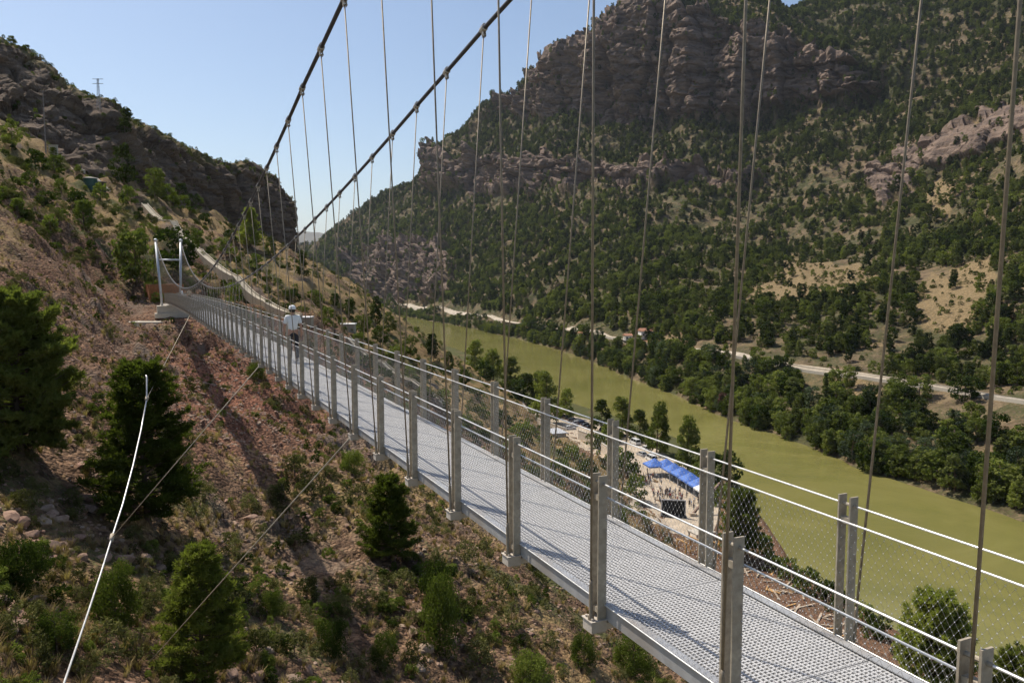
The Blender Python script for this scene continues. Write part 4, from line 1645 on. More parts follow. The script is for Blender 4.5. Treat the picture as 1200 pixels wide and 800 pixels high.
# scrub on the cliff
CA = cell_area(CLP)
cvv = np.repeat(cv[:-1, None], CA.shape[1], 1)
w3 = (CA * np.where(cvv > 2.4, 0.12, 0.02) * (cvv < 4.1)).ravel()
n3 = min(int(w3.sum()), 3000)
print('cliff scrub', n3)
ix = rng.choice(len(w3), n3, p=w3 / w3.sum())
ri, ci = np.unravel_index(ix, CA.shape)
scatter('cliff_scrub', CLP[ri, ci] - np.array([0, 0, 0.1]), rng.uniform(0, 6.28, n3), rng.uniform(0.4, 1.5, n3), rng.choice(len(SCR), n3), SCR,
        'low scrub clinging to the cliff and its crest', 'scrub')

# ------------------------------------------------------------------ ground cover of the near hill
def hill_points(n, ymin, ymax, fn):
    """points spread over the ground with a density function 0..1"""
    out = []
    while len(out) < 1 or sum(len(o) for o in out) < n:
        m = n * 3
        Y = np.exp(rng.uniform(math.log(ymin), math.log(ymax), m))
        a = rng.uniform(-0.72, 0.72, m)
        X = a * Y
        ok = rng.uniform(0, 1, m) < fn(X, Y) * (Y / ymax) ** 0.6
        X, Y = X[ok], Y[ok]
        Z = hill_z(X, Y)
        k = Z > TERR + 1.2
        out.append(np.stack([X[k], Y[k], Z[k]], 1))
    return np.concatenate(out)[:n]


def near_tower(X, Y):
    c = bw(0, TT - 1, 0)
    return ((X - c.x) ** 2 + (Y - c.y) ** 2) < 20


# dry grass, single tufts first, then the rest
gp_ = hill_points(9000, 17, 170, lambda X, Y: np.clip(0.45 + 0.9 * fbm(X / 6, Y / 6, 21., 3), 0.05, 1) * ~near_tower(X, Y))
gsz = rng.uniform(0.25, 0.65, len(gp_))
tufts = []
for i in np.argsort(gp_[:, 1])[:60]:
    o = link('grass_tuft', GRASSM[i % 3], None, tuple(gp_[i] - np.array([0, 0, 0.05])), (0, 0, random.uniform(0, 6)), float(gsz[i] * 1.2))
    tag(o, 'tuft of dry straw coloured grass on the brown slope', 'grass tuft', 'dry grass tufts low on the slope')
    tufts.append(o)
scatter('dry_grass', gp_, rng.uniform(0, 6.28, len(gp_)), gsz, rng.randint(0, 3, len(gp_)), [tufts[[k for k in range(60) if tufts[k].data == GRASSM[q]][0]] for q in range(3)],
        'dry straw coloured grass scattered over the near hillside', 'grass')
# stones
def red_at(X, Y):
    x, y = project(np.stack([X, Y, hill_base(X, Y)], -1))
    return np.exp(-(((x - 270) / 120) ** 2 + ((y - 450) / 80) ** 2))


sp_ = np.concatenate([hill_points(9000, 17, 150, lambda X, Y: np.clip(0.25 + 1.2 * fbm(X / 8, Y / 8, 31., 3), 0.03, 1)),
                      hill_points(5000, 55, 115, lambda X, Y: red_at(X, Y) * np.clip(0.5 + 1.2 * fbm(X / 5, Y / 5, 33., 3), 0.05, 1))])
ssz = rng.uniform(0.05, 0.22, len(sp_)) * rng.uniform(0.7, 1.9, len(sp_))
big_ = []
gx_, gy_ = project(sp_)
cand = [i for i in np.argsort(-ssz / sp_[:, 1]) if 0 < gx_[i] < 760 and 340 < gy_[i] < 800][:70]
for i in cand:
    o = link('stone', ROCKM[i % 4], None, tuple(sp_[i]), (random.uniform(-.3, .3), random.uniform(-.3, .3), random.uniform(0, 6)), float(ssz[i]) * 2.0)
    zs = ('large ' if ssz[i] > 0.27 else '') + ('loose angular stone in the red earth cut by the bridge' if red_at(sp_[i:i + 1, 0], sp_[i:i + 1, 1])[0] > 0.4 else 'loose angular brown stone low on the earth slope')
    tag(o, zs, 'stone', zs + 's')
    big_.append(o)
scatter('rubble', sp_, rng.uniform(0, 6.28, len(sp_)), ssz, rng.randint(0, 4, len(sp_)), [[b for b in big_ if b.data == ROCKM[q]][0] for q in range(4)],
        'small broken stones strewn over the near hillside', 'rubble')
# low scrub, small near the camera and larger beyond the bridge
cp_ = hill_points(4200, 18, 130, lambda X, Y: np.clip(0.10 + 0.9 * fbm(X / 9, Y / 9, 41., 3), 0.02, 1) * ~near_tower(X, Y))
cs_ = rng.uniform(0.25, 0.75, len(cp_))
ci_ = np.where(rng.uniform(0, 1, len(cp_)) < 0.25, rng.randint(0, len(shr_low), len(cp_)), rng.randint(len(shr_low), len(SCR), len(cp_)))
scatter('hillside_scrub', cp_, rng.uniform(0, 6.28, len(cp_)), cs_, ci_, SCR, 'low olive scrub scattered over the near hillside', 'scrub')
dp_ = hill_points(5200, 110, 460, lambda X, Y: np.clip(0.35 + 0.9 * fbm(X / 16, Y / 16, 51., 3), 0.05, 1) * ~near_tower(X, Y))
ds_ = rng.uniform(0.5, 1.7, len(dp_))
di_ = np.where(rng.uniform(0, 1, len(dp_)) < 0.45, rng.randint(0, len(shr_low), len(dp_)), rng.randint(len(shr_low), len(SCR), len(dp_)))
scatter('upper_scrub', dp_, rng.uniform(0, 6.28, len(dp_)), ds_, di_, SCR, 'scrub dotted over the dry hillside beyond the bridge', 'scrub')

# ------------------------------------------------------------------ people
M_SKIN = plain('skin', (0.42, 0.24, 0.16), 0.6, var=0.08)
M_SHIRTW = plain('white_shirt', (0.78, 0.77, 0.74), 0.8, var=0.06)
M_TROUS = plain('dark_trousers', (0.022, 0.024, 0.032), 0.85, var=0.2)
M_SHOE = plain('grey_shoes', (0.35, 0.33, 0.30), 0.7)
M_HAIR = plain('dark_hair', (0.02, 0.015, 0.012), 0.6)
M_CAP = plain('white_cap', (0.80, 0.80, 0.78), 0.7, var=0.05)


def skin_mesh(name, verts, edges, radii, root=0, lvl=1):
    """grow a body surface round a skeleton and keep it as a plain mesh"""
    me = bpy.data.meshes.new(name + '_skeleton')
    me.from_pydata([tuple(v) for v in verts], edges, [])
    o = bpy.data.objects.new(name + '_skeleton', me)
    COL.objects.link(o)
    o.modifiers.new('skin', 'SKIN')
    for i, d in enumerate(me.skin_vertices[0].data):
        r = radii[i]
        d.radius = r if isinstance(r, tuple) else (r, r)
        d.use_root = (i == root)
    s = o.modifiers.new('sub', 'SUBSURF')
    s.levels = s.render_levels = lvl
    bpy.context.view_layer.update()
    ev = o.evaluated_get(bpy.context.evaluated_depsgraph_get())
    out = bpy.data.meshes.new_from_object(ev)
    out.name = name
    bpy.data.objects.remove(o)
    bpy.data.meshes.remove(me)
    for p in out.polygons:
        p.use_smooth = True
    return out


def skeleton(pose):
    J = {}
    V, E, R = [], [], []

    def v(n, p, r, par=None):
        J[n] = len(V)
        V.append(p)
        R.append(r)
        if par is not None:
            E.append((J[par], J[n]))
    v('pelvis', (0, 0, 0.96), (0.135, 0.10))
    v('waist', (0, 0.005, 1.10), (0.125, 0.09), 'pelvis')
    v('chest', (0, 0.0, 1.32), (0.155, 0.105), 'waist')
    v('neck0', (0, -0.01, 1.47), (0.065, 0.06), 'chest')
    v('neck', (0, 0.0, 1.52), 0.052, 'neck0')
    v('jaw', (0, 0.02, 1.58), (0.062, 0.075), 'neck')
    v('brow', (0, 0.025, 1.66), (0.076, 0.092), 'jaw')
    v('crown', (0, 0.01, 1.735), (0.05, 0.06), 'brow')
    for s, n in ((-1, 'l'), (1, 'r')):
        a = pose['arm'][n]
        l = pose['leg'][n]
        v(n + 'sh', (s * 0.185, 0, 1.425), 0.062, 'chest')
        v(n + 'el', (s * 0.245, a[0], 1.14), 0.043, n + 'sh')
        v(n + 'wr', (s * 0.255, a[1], 0.89), 0.030, n + 'el')
        v(n + 'pa', (s * 0.255, a[1] + 0.02, 0.825), (0.028, 0.040), n + 'wr')
        for q, (dy, ln) in enumerate(((-0.030, 0.062), (-0.010, 0.078), (0.012, 0.082), (0.033, 0.072))):
            v('%sf%da' % (n, q), (s * 0.252, a[1] + 0.02 + dy, 0.79), 0.0095, n + 'pa')
            v('%sf%db' % (n, q), (s * 0.242, a[1] + 0.028 + dy, 0.79 - ln), 0.008, '%sf%da' % (n, q))
        v(n + 'th', (s * 0.235, a[1] + 0.062, 0.815), 0.010, n + 'pa')
        v(n + 'th2', (s * 0.226, a[1] + 0.078, 0.775), 0.009, n + 'th')
        v(n + 'hip', (s * 0.09, 0, 0.90), 0.095, 'pelvis')
        v(n + 'kn', (s * 0.095, l[0], 0.50), 0.062, n + 'hip')
        v(n + 'ca', (s * 0.095, l[0] * 0.5 + l[1] * 0.5 - 0.012, 0.33), 0.056, n + 'kn')
        v(n + 'an', (s * 0.095, l[1], l[2] + 0.09), 0.040, n + 'ca')
        v(n + 'to', (s * 0.105, l[1] + 0.16, l[2] + 0.035), (0.042, 0.03), n + 'an')
    return V, E, R, J


WALK = {'arm': {'l': (0.02, 0.10), 'r': (-0.05, -0.02)}, 'leg': {'l': (0.10, 0.02, 0.0), 'r': (0.02, -0.18, 0.03)}}
STAND = {'arm': {'l': (-0.02, 0.05), 'r': (0.0, 0.10)}, 'leg': {'l': (0.02, 0.0, 0.0), 'r': (0.01, -0.02, 0.0)}}


def garment(name, V, E, R, J, keep, grow, lvl=1, root='pelvis', cut=None):
    ids = [J[k] for k in keep]
    mp_ = {i: q for q, i in enumerate(ids)}
    E2 = [(mp_[a], mp_[b]) for a, b in E if a in mp_ and b in mp_]
    V2 = [list(V[i]) for i in ids]
    R2 = [tuple(x + grow for x in (R[i] if isinstance(R[i], tuple) else (R[i], R[i]))) for i in ids]
    for k, pos in (cut or {}).items():
        V2[mp_[J[k]]] = pos
    return skin_mesh(name, V2, E2, R2, mp_[J[root]], lvl)


def person(label, loc_, rz, cap=True):
    V, E, R, J = skeleton(WALK)
    o = thing('person', label, 'person', loc_, rz)
    b = link('body', skin_mesh('body', V, E, R, 0, 2), o)
    b.data.materials.append(M_SKIN)
    # shirt to just above the elbow, trousers to the ankle
    s = garment('shirt', V, E, R, J, ['pelvis', 'waist', 'chest', 'neck0', 'lsh', 'lel', 'rsh', 'rel'], 0.022, 2,
                cut={'lel': (-0.232, V[J['lel']][1] * .7, 1.20), 'rel': (0.232, V[J['rel']][1] * .7, 1.20), 'pelvis': (0, 0, 0.985), 'neck0': (0, -0.01, 1.46)})
    s.materials.append(M_SHIRTW)
    link('shirt', s, o)
    t_ = garment('trousers', V, E, R, J, ['pelvis', 'waist', 'lhip', 'lkn', 'lca', 'lan', 'rhip', 'rkn', 'rca', 'ran'], 0.016, 2, cut={'waist': (0, 0.005, 1.03)})
    t_.materials.append(M_TROUS)
    link('trousers', t_, o)
    for n in 'lr':
        a, t2 = V[J[n + 'an']], V[J[n + 'to']]
        sh = skin_mesh('shoe', [(a[0], a[1] - 0.05, a[2] - 0.045), (a[0], a[1] + 0.04, a[2] - 0.035), (t2[0], t2[1] + 0.05, t2[2] + 0.01)], [(0, 1), (1, 2)], [(0.045, 0.05), (0.052, 0.055), (0.047, 0.038)], 0, 2)
        sh.materials.append(M_SHOE)
        link('shoe', sh, o)
    c = V[J['brow']]
    hm = MB()
    bm = bmesh.new()
    bmesh.ops.create_uvsphere(bm, u_segments=16, v_segments=10, radius=1)
    hv = [(v.co.x * 0.098, v.co.y * 0.118 + 0.012, v.co.z * 0.115 + 1.645) for v in bm.verts]
    hf = [tuple(v.index for v in f.verts) for f in bm.faces]
    bm.verts.ensure_lookup_table()
    hf = [f for f in hf if all(not (hv[i][1] > 0.055 and hv[i][2] < 1.67) and hv[i][2] > 1.575 for i in f)]
    bm.free()
    hm.add(hv, hf)
    hm.build('hair', M_HAIR, o, True)
    if cap:
        cm = MB()
        n = 18
        rows = [(1.03, 1.672), (1.06, 1.70), (0.98, 1.745), (0.75, 1.782), (0.35, 1.80)]
        vs = []
        for q, z in rows:
            for k in range(n):
                a = 2 * math.pi * k / n
                vs.append((0.104 * q * math.cos(a), 0.124 * q * math.sin(a) + 0.012, z))
        vs.append((0, 0.012, 1.803))
        fs = []
        for i in range(len(rows) - 1):
            for k in range(n):
                k2 = (k + 1) % n
                fs.append((i * n + k, i * n + k2, (i + 1) * n + k2, (i + 1) * n + k))
        for k in range(n):
            fs.append(((len(rows) - 1) * n + k, (len(rows) - 1) * n + (k + 1) % n, len(vs) - 1))
        cm.add(vs, fs)
        cp_o = cm.build('cap', M_CAP, o, True)
        pk = MB()
        pv = []
        for k in range(9):
            a = math.pi * (0.12 + 0.76 * k / 8)
            pv.append((0.10 * math.cos(a), 0.118 * math.sin(a) + 0.012, 1.682))
            pv.append((0.115 * math.cos(a), 0.118 * math.sin(a) + 0.012 + 0.075 * math.sin(a), 1.672))
        pf = [(2 * k, 2 * k + 1, 2 * k + 3, 2 * k + 2) for k in range(8)]
        pk.add(pv, pf)
        pk.build('peak', M_CAP, cp_o)
    return o


def deck_t(px, x=0.1):
    ts = np.linspace(3, 118, 3000)
    P = np.array([tuple(bw(x, t, dz(t) + DECK)) for t in ts])
    qx_, qy_ = project(P)
    return float(ts[np.argmin(np.abs(qx_ - px))])


tp = deck_t(344, 0.12)
w_p = bw(0.12, tp, dz(tp) + DECK)
person('person in white cap, white short sleeved shirt and dark trousers walking along the bridge deck', tuple(w_p), TH)

# a simple standing figure for people far off, in a few sets of clothes
V, E, R, J = skeleton(STAND)
far_me = skin_mesh('far_person', V, E, R, 0, 1)
CLO = {'white': (0.72, 0.71, 0.69), 'navy': (0.03, 0.04, 0.08), 'black': (0.02, 0.02, 0.022), 'red': (0.35, 0.05, 0.045), 'sky blue': (0.22, 0.36, 0.55), 'beige': (0.45, 0.36, 0.25)}
PANT = {'white': (0.03, 0.035, 0.05), 'navy': (0.06, 0.06, 0.065), 'black': (0.025, 0.025, 0.03), 'red': (0.05, 0.055, 0.08), 'sky blue': (0.05, 0.05, 0.06), 'beige': (0.16, 0.13, 0.10)}
FARP = {}
for c in CLO:
    me = far_me.copy()
    me.materials.clear()
    for m in (M_SKIN, plain('shirt_' + c, CLO[c], 0.85), plain('trousers_' + c, PANT[c], 0.85), M_HAIR):
        me.materials.append(m)
    for p in me.polygons:
        z = p.center.z
        x = abs(p.center.x)
        if z > 1.66 or (z > 1.58 and p.center.y < -0.01):
            p.material_index = 3
        elif z > 1.50:
            p.material_index = 0
        elif z > 0.98 and (x < 0.2 or z > 1.2):
            p.material_index = 1
        elif x < 0.2 and z > 0.06:
            p.material_index = 2
        else:
            p.material_index = 0
    FARP[c] = me


def far_person(p, c, label, group, h=1.72):
    o = link('person', FARP[c], None, tuple(float(x) for x in p), (0, 0, random.uniform(0, 6.28)), h / 1.75)
    return tag(o, label, 'person', group)


for px, c, x in ((228, 'white', -0.3), (236, 'beige', 0.4)):
    t = deck_t(px - 14, x)
    t = min(t, TT - 6 if c == 'white' else TT - 9)
    far_person(bw(x, t, dz(t) + DECK), c, 'person in %s shirt standing on the deck near the far tower' % c, None)

# ------------------------------------------------------------------ things by the far tower
M_RUST = metal_mat('rusty_sheet', (0.36, 0.135, 0.045), 0.75, 0.1, 0.35, 3.0, (0.20, 0.07, 0.03))


def ground_box(px, py):
    p = ground(px, py)
    return Vector(p)


c0 = bw(0.0, TT + 6.5, 0)
gz0 = float(hill_z(c0.x, c0.y))
sh = thing('tool_container', 'rust brown steel site container behind the far bridge tower', 'container', (c0.x - 0.5, c0.y, max(gz0, dz(TT) - 0.8)), TH + 0.18)
cm_ = MB()
L_, D_, H_ = 4.6, 2.2, 2.5
for i in range(23):
    x = -L_ / 2 + 0.1 + i * 0.2
    cm_.box((x, -D_ / 2, H_ / 2), (0.11, 0.05, H_ - 0.2))
cm_.box((0, -D_ / 2 + 0.03, H_ / 2), (L_ - 0.1, 0.03, H_ - 0.1))
cm_.box((0, D_ / 2, H_ / 2), (L_ - 0.1, 0.04, H_ - 0.1))
for s in (-1, 1):
    cm_.box((s * L_ / 2, 0, H_ / 2), (0.05, D_ - 0.1, H_ - 0.1))
cm_.build('wall', M_RUST, sh)
r_ = MB()
r_.box((0, 0, H_ + 0.03), (L_ + 0.1, D_ + 0.1, 0.08))
r_.build('roof', M_RUST, sh)
for sx in (-1, 1):
    for sy in (-1, 1):
        f_ = MB()
        f_.box((sx * L_ / 2, sy * D_ / 2, H_ / 2 - 0.4), (0.12, 0.12, H_ + 0.78))
        f_.build('corner_post', M_RUST, sh)
q = Vector(at(172, 378, 105.0))
m_ = MB()
m_.box((0, 0, 0.1), (6.2, 3.0, 0.5))
m_.box((0.3, -0.4, -0.35), (6.6, 3.4, 0.42))
o = m_.build('concrete_slab', M_CONCP)
o.location = (q.x, q.y, float(hill_z(q.x, q.y)) + 0.0)
o.rotation_euler = (0, 0, 0.1)
tag(o, 'pale concrete slab on the ground left of the far tower foundation', 'slab')

# ------------------------------------------------------------------ pipeline down the hillside, path, tank, poles
M_PIPE = concrete('pipe_concrete', (0.42, 0.36, 0.27), 0.8)


def ground_line(pts, n, lift=0.0):
    out = []
    for i in range(len(pts) - 1):
        for j in range(n):
            s = j / n
            x = pts[i][0] * (1 - s) + pts[i + 1][0] * s
            y = pts[i][1] * (1 - s) + pts[i + 1][1] * s
            p = ground(x, y)
            out.append((p[0], p[1], p[2] + lift))
    # smooth
    A = np.array(out)
    for _ in range(6):
        A[1:-1] = (A[:-2] + 2 * A[1:-1] + A[2:]) / 4
    return A


def straight_line(a, b, n):
    """a straight run on the ground between two world points"""
    out = []
    for s in np.linspace(0, 1, n):
        x = a[0] * (1 - s) + b[0] * s
        y = a[1] * (1 - s) + b[1] * s
        out.append((x, y, float(hill_z(x, y))))
    A = np.array(out)
    raw = A[:, 2].copy()
    for _ in range(12):
        for _ in range(4):
            A[1:-1, 2] = (A[:-2, 2] + 2 * A[1:-1, 2] + A[2:, 2]) / 4
        A[:, 2] = np.maximum(A[:, 2], raw)
    return A


def strip(name, A, w, th, mat, label, cat, kerbs=True):
    m = MB()
    A = np.asarray(A)
    o = thing(name, label, cat, tuple(A[0]))
    def run(off, ww, hh, z0):
        mm = MB()
        vs = []
        for i in range(len(A)):
            a, b = A[max(i - 1, 0)], A[min(i + 1, len(A) - 1)]
            d = (b - a)[:2]
            d = d / (np.linalg.norm(d) + 1e-9)
            nn = np.array([-d[1], d[0]])
            for s, z in ((-1, -0.5), (-1, hh), (1, hh), (1, -0.5)):
                vs.append((A[i, 0] - A[0, 0] + nn[0] * (off + s * ww / 2), A[i, 1] - A[0, 1] + nn[1] * (off + s * ww / 2), A[i, 2] - A[0, 2] + z0 + z))
        fs = []
        for i in range(len(A) - 1):
            for k in range(3):
                fs.append((4 * i + k, 4 * i + k + 1, 4 * i + 5 + k, 4 * i + 4 + k))
        fs += [(0, 1, 2, 3), tuple(4 * (len(A) - 1) + k for k in (3, 2, 1, 0))]
        mm.add(vs, fs)
        return mm
    run(0, w, th, 0.0).build('bed', mat, o)
    if kerbs:
        for s in (-1, 1):
            run(s * (w / 2 + 0.1), 0.2, th + 0.25, 0.0).build('kerb', mat, o)
    return o


ga, gb = ground(170, 252), ground(350, 377)
strip('concrete_channel', straight_line(ga, gb, 60), 1.1, 1.0, M_PIPE, 'long straight concrete channel running down the dry hillside behind the bridge', 'channel')
ga, gb = ground(408, 404), ground(520, 482)
strip('concrete_channel', straight_line(ga, gb, 40), 1.0, 0.8, M_PIPE, 'lower pale concrete channel seen through the railing, running down to the river', 'channel')
ga, gb = ground(68, 186), ground(98, 204)
strip('concrete_path', straight_line(ga, gb, 14), 1.7, 0.25, M_CONCP, 'short pale concrete ramp under the cliff, beside the low white wall', 'path', False)
ga, gb = ground(113, 214), ground(128, 224)
strip('concrete_path', straight_line(ga, gb, 10), 1.5, 0.25, M_CONCP, 'short pale concrete ramp beside the green water tank', 'path', False)
q = ground(63, 184)
m_ = MB()
m_.box((0, 0, 0.9), (1.9, 0.5, 2.2))
m_.box((0, 0, 2.06), (2.1, 0.7, 0.14))
o = m_.build('low_wall', M_CONCP)
o.location = tuple(q)
tag(o, 'small white concrete wall at the head of the ramp under the cliff', 'wall')
q = ground(106, 222)
tk = thing('water_tank', 'dark green cylindrical water tank with pale lid below the cliff', 'tank', tuple(q))
M_TANK = plain('green_tank', (0.025, 0.075, 0.055), 0.6)
m_ = MB()
m_.tube([(0, 0, -0.6), (0, 0, 0.7), (0, 0, 0.75), (0, 0, 0.85), (0, 0, 0.9), (0, 0, 2.2)], [1.35, 1.35, 1.42, 1.42, 1.35, 1.35], 24)
m_.build('drum', M_TANK, tk)
m_ = MB()
m_.tube([(0, 0, 2.2), (0, 0, 2.32), (0, 0, 2.5), (0, 0, 2.56)], [1.43, 1.43, 0.7, 0.35], 24)
m_.build('lid', M_CONCP, tk)
q = ground(119, 224)
m_ = MB()
m_.box((0, 0, 0.7), (1.5, 1.4, 2.0))
hb = thing('pump_hut', 'small dark pump hut next to the green water tank', 'hut', tuple(q))
m_.build('wall', plain('dark_hut', (0.06, 0.05, 0.045), 0.9), hb)
m_ = MB()
m_.box((0, 0, 1.76), (1.8, 1.7, 0.12))
m_.build('roof', plain('hut_roof', (0.16, 0.13, 0.11), 0.8), hb)

M_WOODP = plain('pole_wood', (0.24, 0.20, 0.17), 0.9, var=0.3, scale=3)
q = ground(54, 183)
hp = 72 * q[1] / FPX
po = thing('utility_pole', 'tall pale utility pole standing below the cliff', 'pole', tuple(q))
m_ = MB()
m_.tube([(0, 0, -0.5), (0, 0, hp)], [0.17, 0.1], 8)
m_.build('shaft', M_WOODP, po)
m_ = MB()
m_.beam((-0.7, 0, hp - 0.3), (0.7, 0, hp - 0.3), 0.1, 0.1)
m_.build('cross_arm', M_WOODP, po)
for x in (-0.6, 0, 0.6):
    m_ = MB()
    m_.tube([(x, 0, hp - 0.25), (x, 0, hp - 0.02)], [0.06, 0.03], 6)
    m_.build('insulator', M_CONCP, po)
sk = surf_hit(118, 122, CLP, clx, cly, 8)
q = sk if sk is not None else np.array(at(118, 118, 258))
hp = 34 * q[1] / FPX
py_ = thing('power_pylon', 'thin lattice power pylon with cross arms on the crest of the left cliff', 'pylon', tuple(q))
m_ = MB()
M_PYL = metal_mat('pylon_steel', (0.30, 0.31, 0.33), 0.5, 0.3)
for sx, sy in ((-1, -1), (1, -1), (1, 1), (-1, 1)):
    m_.tube([(sx * 0.42, sy * 0.42, -0.6), (sx * 0.14, sy * 0.14, hp)], 0.05, 4)
for i in range(9):
    z0, z1 = hp * i / 9, hp * (i + 1) / 9
    a, b = 0.42 - 0.28 * i / 9, 0.42 - 0.28 * (i + 1) / 9
    for (x0, y0), (x1, y1) in (((-1, -1), (1, -1)), ((1, -1), (1, 1)), ((1, 1), (-1, 1)), ((-1, 1), (-1, -1))):
        m_.tube([(x0 * a, y0 * a, z0), (x1 * b, y1 * b, z1)], 0.025, 4)
m_.build('mast', M_PYL, py_)
for z in (hp - 0.15, hp - 1.4):
    m_ = MB()
    m_.beam((-1.5, 0, z), (1.5, 0, z), 0.12, 0.12)
    m_.build('cross_arm', M_PYL, py_)
# small white roofed hut and slab on the hillside
for px, py, w, lb in ((404, 385, 5.0, 'small flat white roofed hut on the hillside beyond the railing'), (356, 379, 3.0, 'small pale roofed box at the lower end of the concrete channel')):
    q = ground(px, py)
    hb = thing('hut', lb, 'hut', tuple(q))
    m_ = MB()
    m_.box((0, 0, -0.9), (w * 0.94, 2.7, 2.4))
    m_.build('wall', M_PIPE, hb)
    m_ = MB()
    m_.box((0, 0, 0.40), (w, 3.0, 0.16))
    m_.build('roof', plain('white_roof', (0.74, 0.72, 0.68), 0.7), hb)

# ------------------------------------------------------------------ car park and plaza
M_GLASS = plain('car_glass', (0.015, 0.018, 0.022), 0.08, var=0.0)
M_TYRE = plain('tyre', (0.02, 0.02, 0.02), 0.9)
M_RIM = metal_mat('wheel_rim', (0.5, 0.5, 0.52), 0.35, 0.7)
M_LAMP = plain('lamp_glass', (0.7, 0.7, 0.68), 0.2)
M_TAIL = plain('tail_lamp', (0.35, 0.02, 0.02), 0.3)


def paint(name, c):
    m, t, b = newmat(name)
    n = tex(t, 2.0, 3)
    t.links.new(ramp(t, n, [(0.3, tuple(x * 0.92 for x in c)), (0.7, c)]), b.inputs['Base Color'])
    b.inputs['Roughness'].default_value = 0.28
    b.inputs['Coat Weight'].default_value = 0.6
    return m


def car_parts(prof, wid, roofin, wheels, wr):
    """prof: outline (y, z) of the lower body; cabin from belt to roof"""
    low, cab = prof
    b = MB()
    n = len(low)
    vs = [(-wid / 2, y, z) for y, z in low] + [(wid / 2, y, z) for y, z in low]
    fs = [tuple(range(n - 1, -1, -1)), tuple(range(n, 2 * n))]
    fs += [(i, (i + 1) % n, n + (i + 1) % n, n + i) for i in range(n)]
    b.add(vs, fs)
    # cabin frame: roof and pillars, a little narrower than the belt
    (y0, z0), (y1, z1), (y2, z2), (y3, z3) = cab
    wb, wt = wid / 2 - 0.04, wid / 2 - roofin
    g = MB()
    g.add([(-wb, y0, z0), (wb, y0, z0), (wt, y1, z1), (-wt, y1, z1), (-wt, y2, z2), (wt, y2, z2), (wb, y3, z3), (-wb, y3, z3)],
          [(0, 1, 2, 3), (4, 5, 6, 7), (0, 3, 4, 7), (1, 6, 5, 2)])
    r = MB()
    r.add([(-wt - .02, y1 - .05, z1), (wt + .02, y1 - .05, z1), (wt + .02, y2 + .05, z2), (-wt - .02, y2 + .05, z2),
           (-wt + .08, y1 + .02, z1 + .05), (wt - .08, y1 + .02, z1 + .05), (wt - .08, y2 - .02, z2 + .05), (-wt + .08, y2 - .02, z2 + .05)],
          [(0, 1, 5, 4), (1, 2, 6, 5), (2, 3, 7, 6), (3, 0, 4, 7), (4, 5, 6, 7), (3, 2, 1, 0)])
    for s in (-1, 1):
        for (ya, za), (yb, zb) in (((y0, z0), (y1, z1)), ((y3, z3), (y2, z2)), (((y0 + y3) / 2, (z0 + z3) / 2), ((y1 + y2) / 2, (z1 + z2) / 2))):
            r.beam((s * (wb + .003), ya, za), (s * (wt + .003), yb, zb), 0.07, 0.07)
    return b, g, r


HATCH = ([(-2.05, 0.32), (-2.1, 0.60), (-2.0, 0.90), (-1.1, 0.98), (0.85, 0.93), (1.75, 0.80), (2.08, 0.62), (2.1, 0.32), (1.72, 0.24), (1.0, 0.24), (-0.95, 0.24), (-1.7, 0.24)],
         [(-1.95, 0.93), (-1.45, 1.42), (0.15, 1.46), (0.95, 0.93)])
VAN = ([(-2.5, 0.34), (-2.55, 0.8), (-2.52, 1.15), (-1.1, 1.17), (1.6, 1.12), (2.2, 0.98), (2.5, 0.70), (2.5, 0.34), (2.1, 0.26), (1.2, 0.26), (-1.2, 0.26), (-2.1, 0.26)],
       [(-2.5, 1.14), (-2.42, 1.98), (0.95, 2.0), (1.75, 1.08)])
CARM = {}
for nm, pr, wd in (('hatch', HATCH, 1.75), ('van', VAN, 1.95)):
    b, g, r = car_parts(pr, wd, 0.20, None, 0.31)
    CARM[nm] = (b, g, r, wd)
wh = MB()
wh.tube([(-0.09, 0, 0), (-0.06, 0, 0), (0.06, 0, 0), (0.09, 0, 0)], [0.27, 0.315, 0.315, 0.27], 14)
wheel_me = wh.mesh('wheel', M_TYRE)
rm = MB()
rm.tube([(0, 0, 0), (0.03, 0, 0)], [0.2, 0.16], 10)
rim_me = rm.mesh('rim', M_RIM)
PAINTS = {}
CARCACHE = {}


def car(kind, cname, col, p, rz, label, group):
    if cname not in PAINTS:
        PAINTS[cname] = paint(cname.replace(' ', '_') + '_paint', col)
    key = (kind, cname)
    b, g, r, wd = CARM[kind]
    if key not in CARCACHE:
        CARCACHE[key] = (b.mesh('body', PAINTS[cname]), g.mesh('glass', M_GLASS if not (kind == 'van' and cname == 'white') else M_GLASS), r.mesh('roof', PAINTS[cname]))
    bm_, gm_, rm_ = CARCACHE[key]
    o = thing('parked_car' if kind == 'hatch' else 'parked_van', label, 'car' if kind == 'hatch' else 'van', p, rz, group)
    link('body', bm_, o)
    link('glass', gm_, o)
    link('roof', rm_, o)
    yy = 1.3 if kind == 'hatch' else 1.6
    for sx in (-1, 1):
        for sy in (-1, 1):
            w = link('wheel', wheel_me, o, (sx * (wd / 2 - 0.06), sy * yy, 0.315))
            link('rim', rim_me, w, (sx * 0.085, 0, 0), (0, 0, 0 if sx > 0 else math.pi))
    f = 2.06 if kind == 'hatch' else 2.5
    for sx in (-1, 1):
        l = MB()
        l.box((sx * (wd / 2 - 0.25), f, 0.66), (0.32, 0.1, 0.14))
        l.build('headlight', M_LAMP, o)
        l = MB()
        l.box((sx * (wd / 2 - 0.16), -f, 0.78), (0.18, 0.08, 0.2))
        l.build('tail_light', M_TAIL, o)
    return o


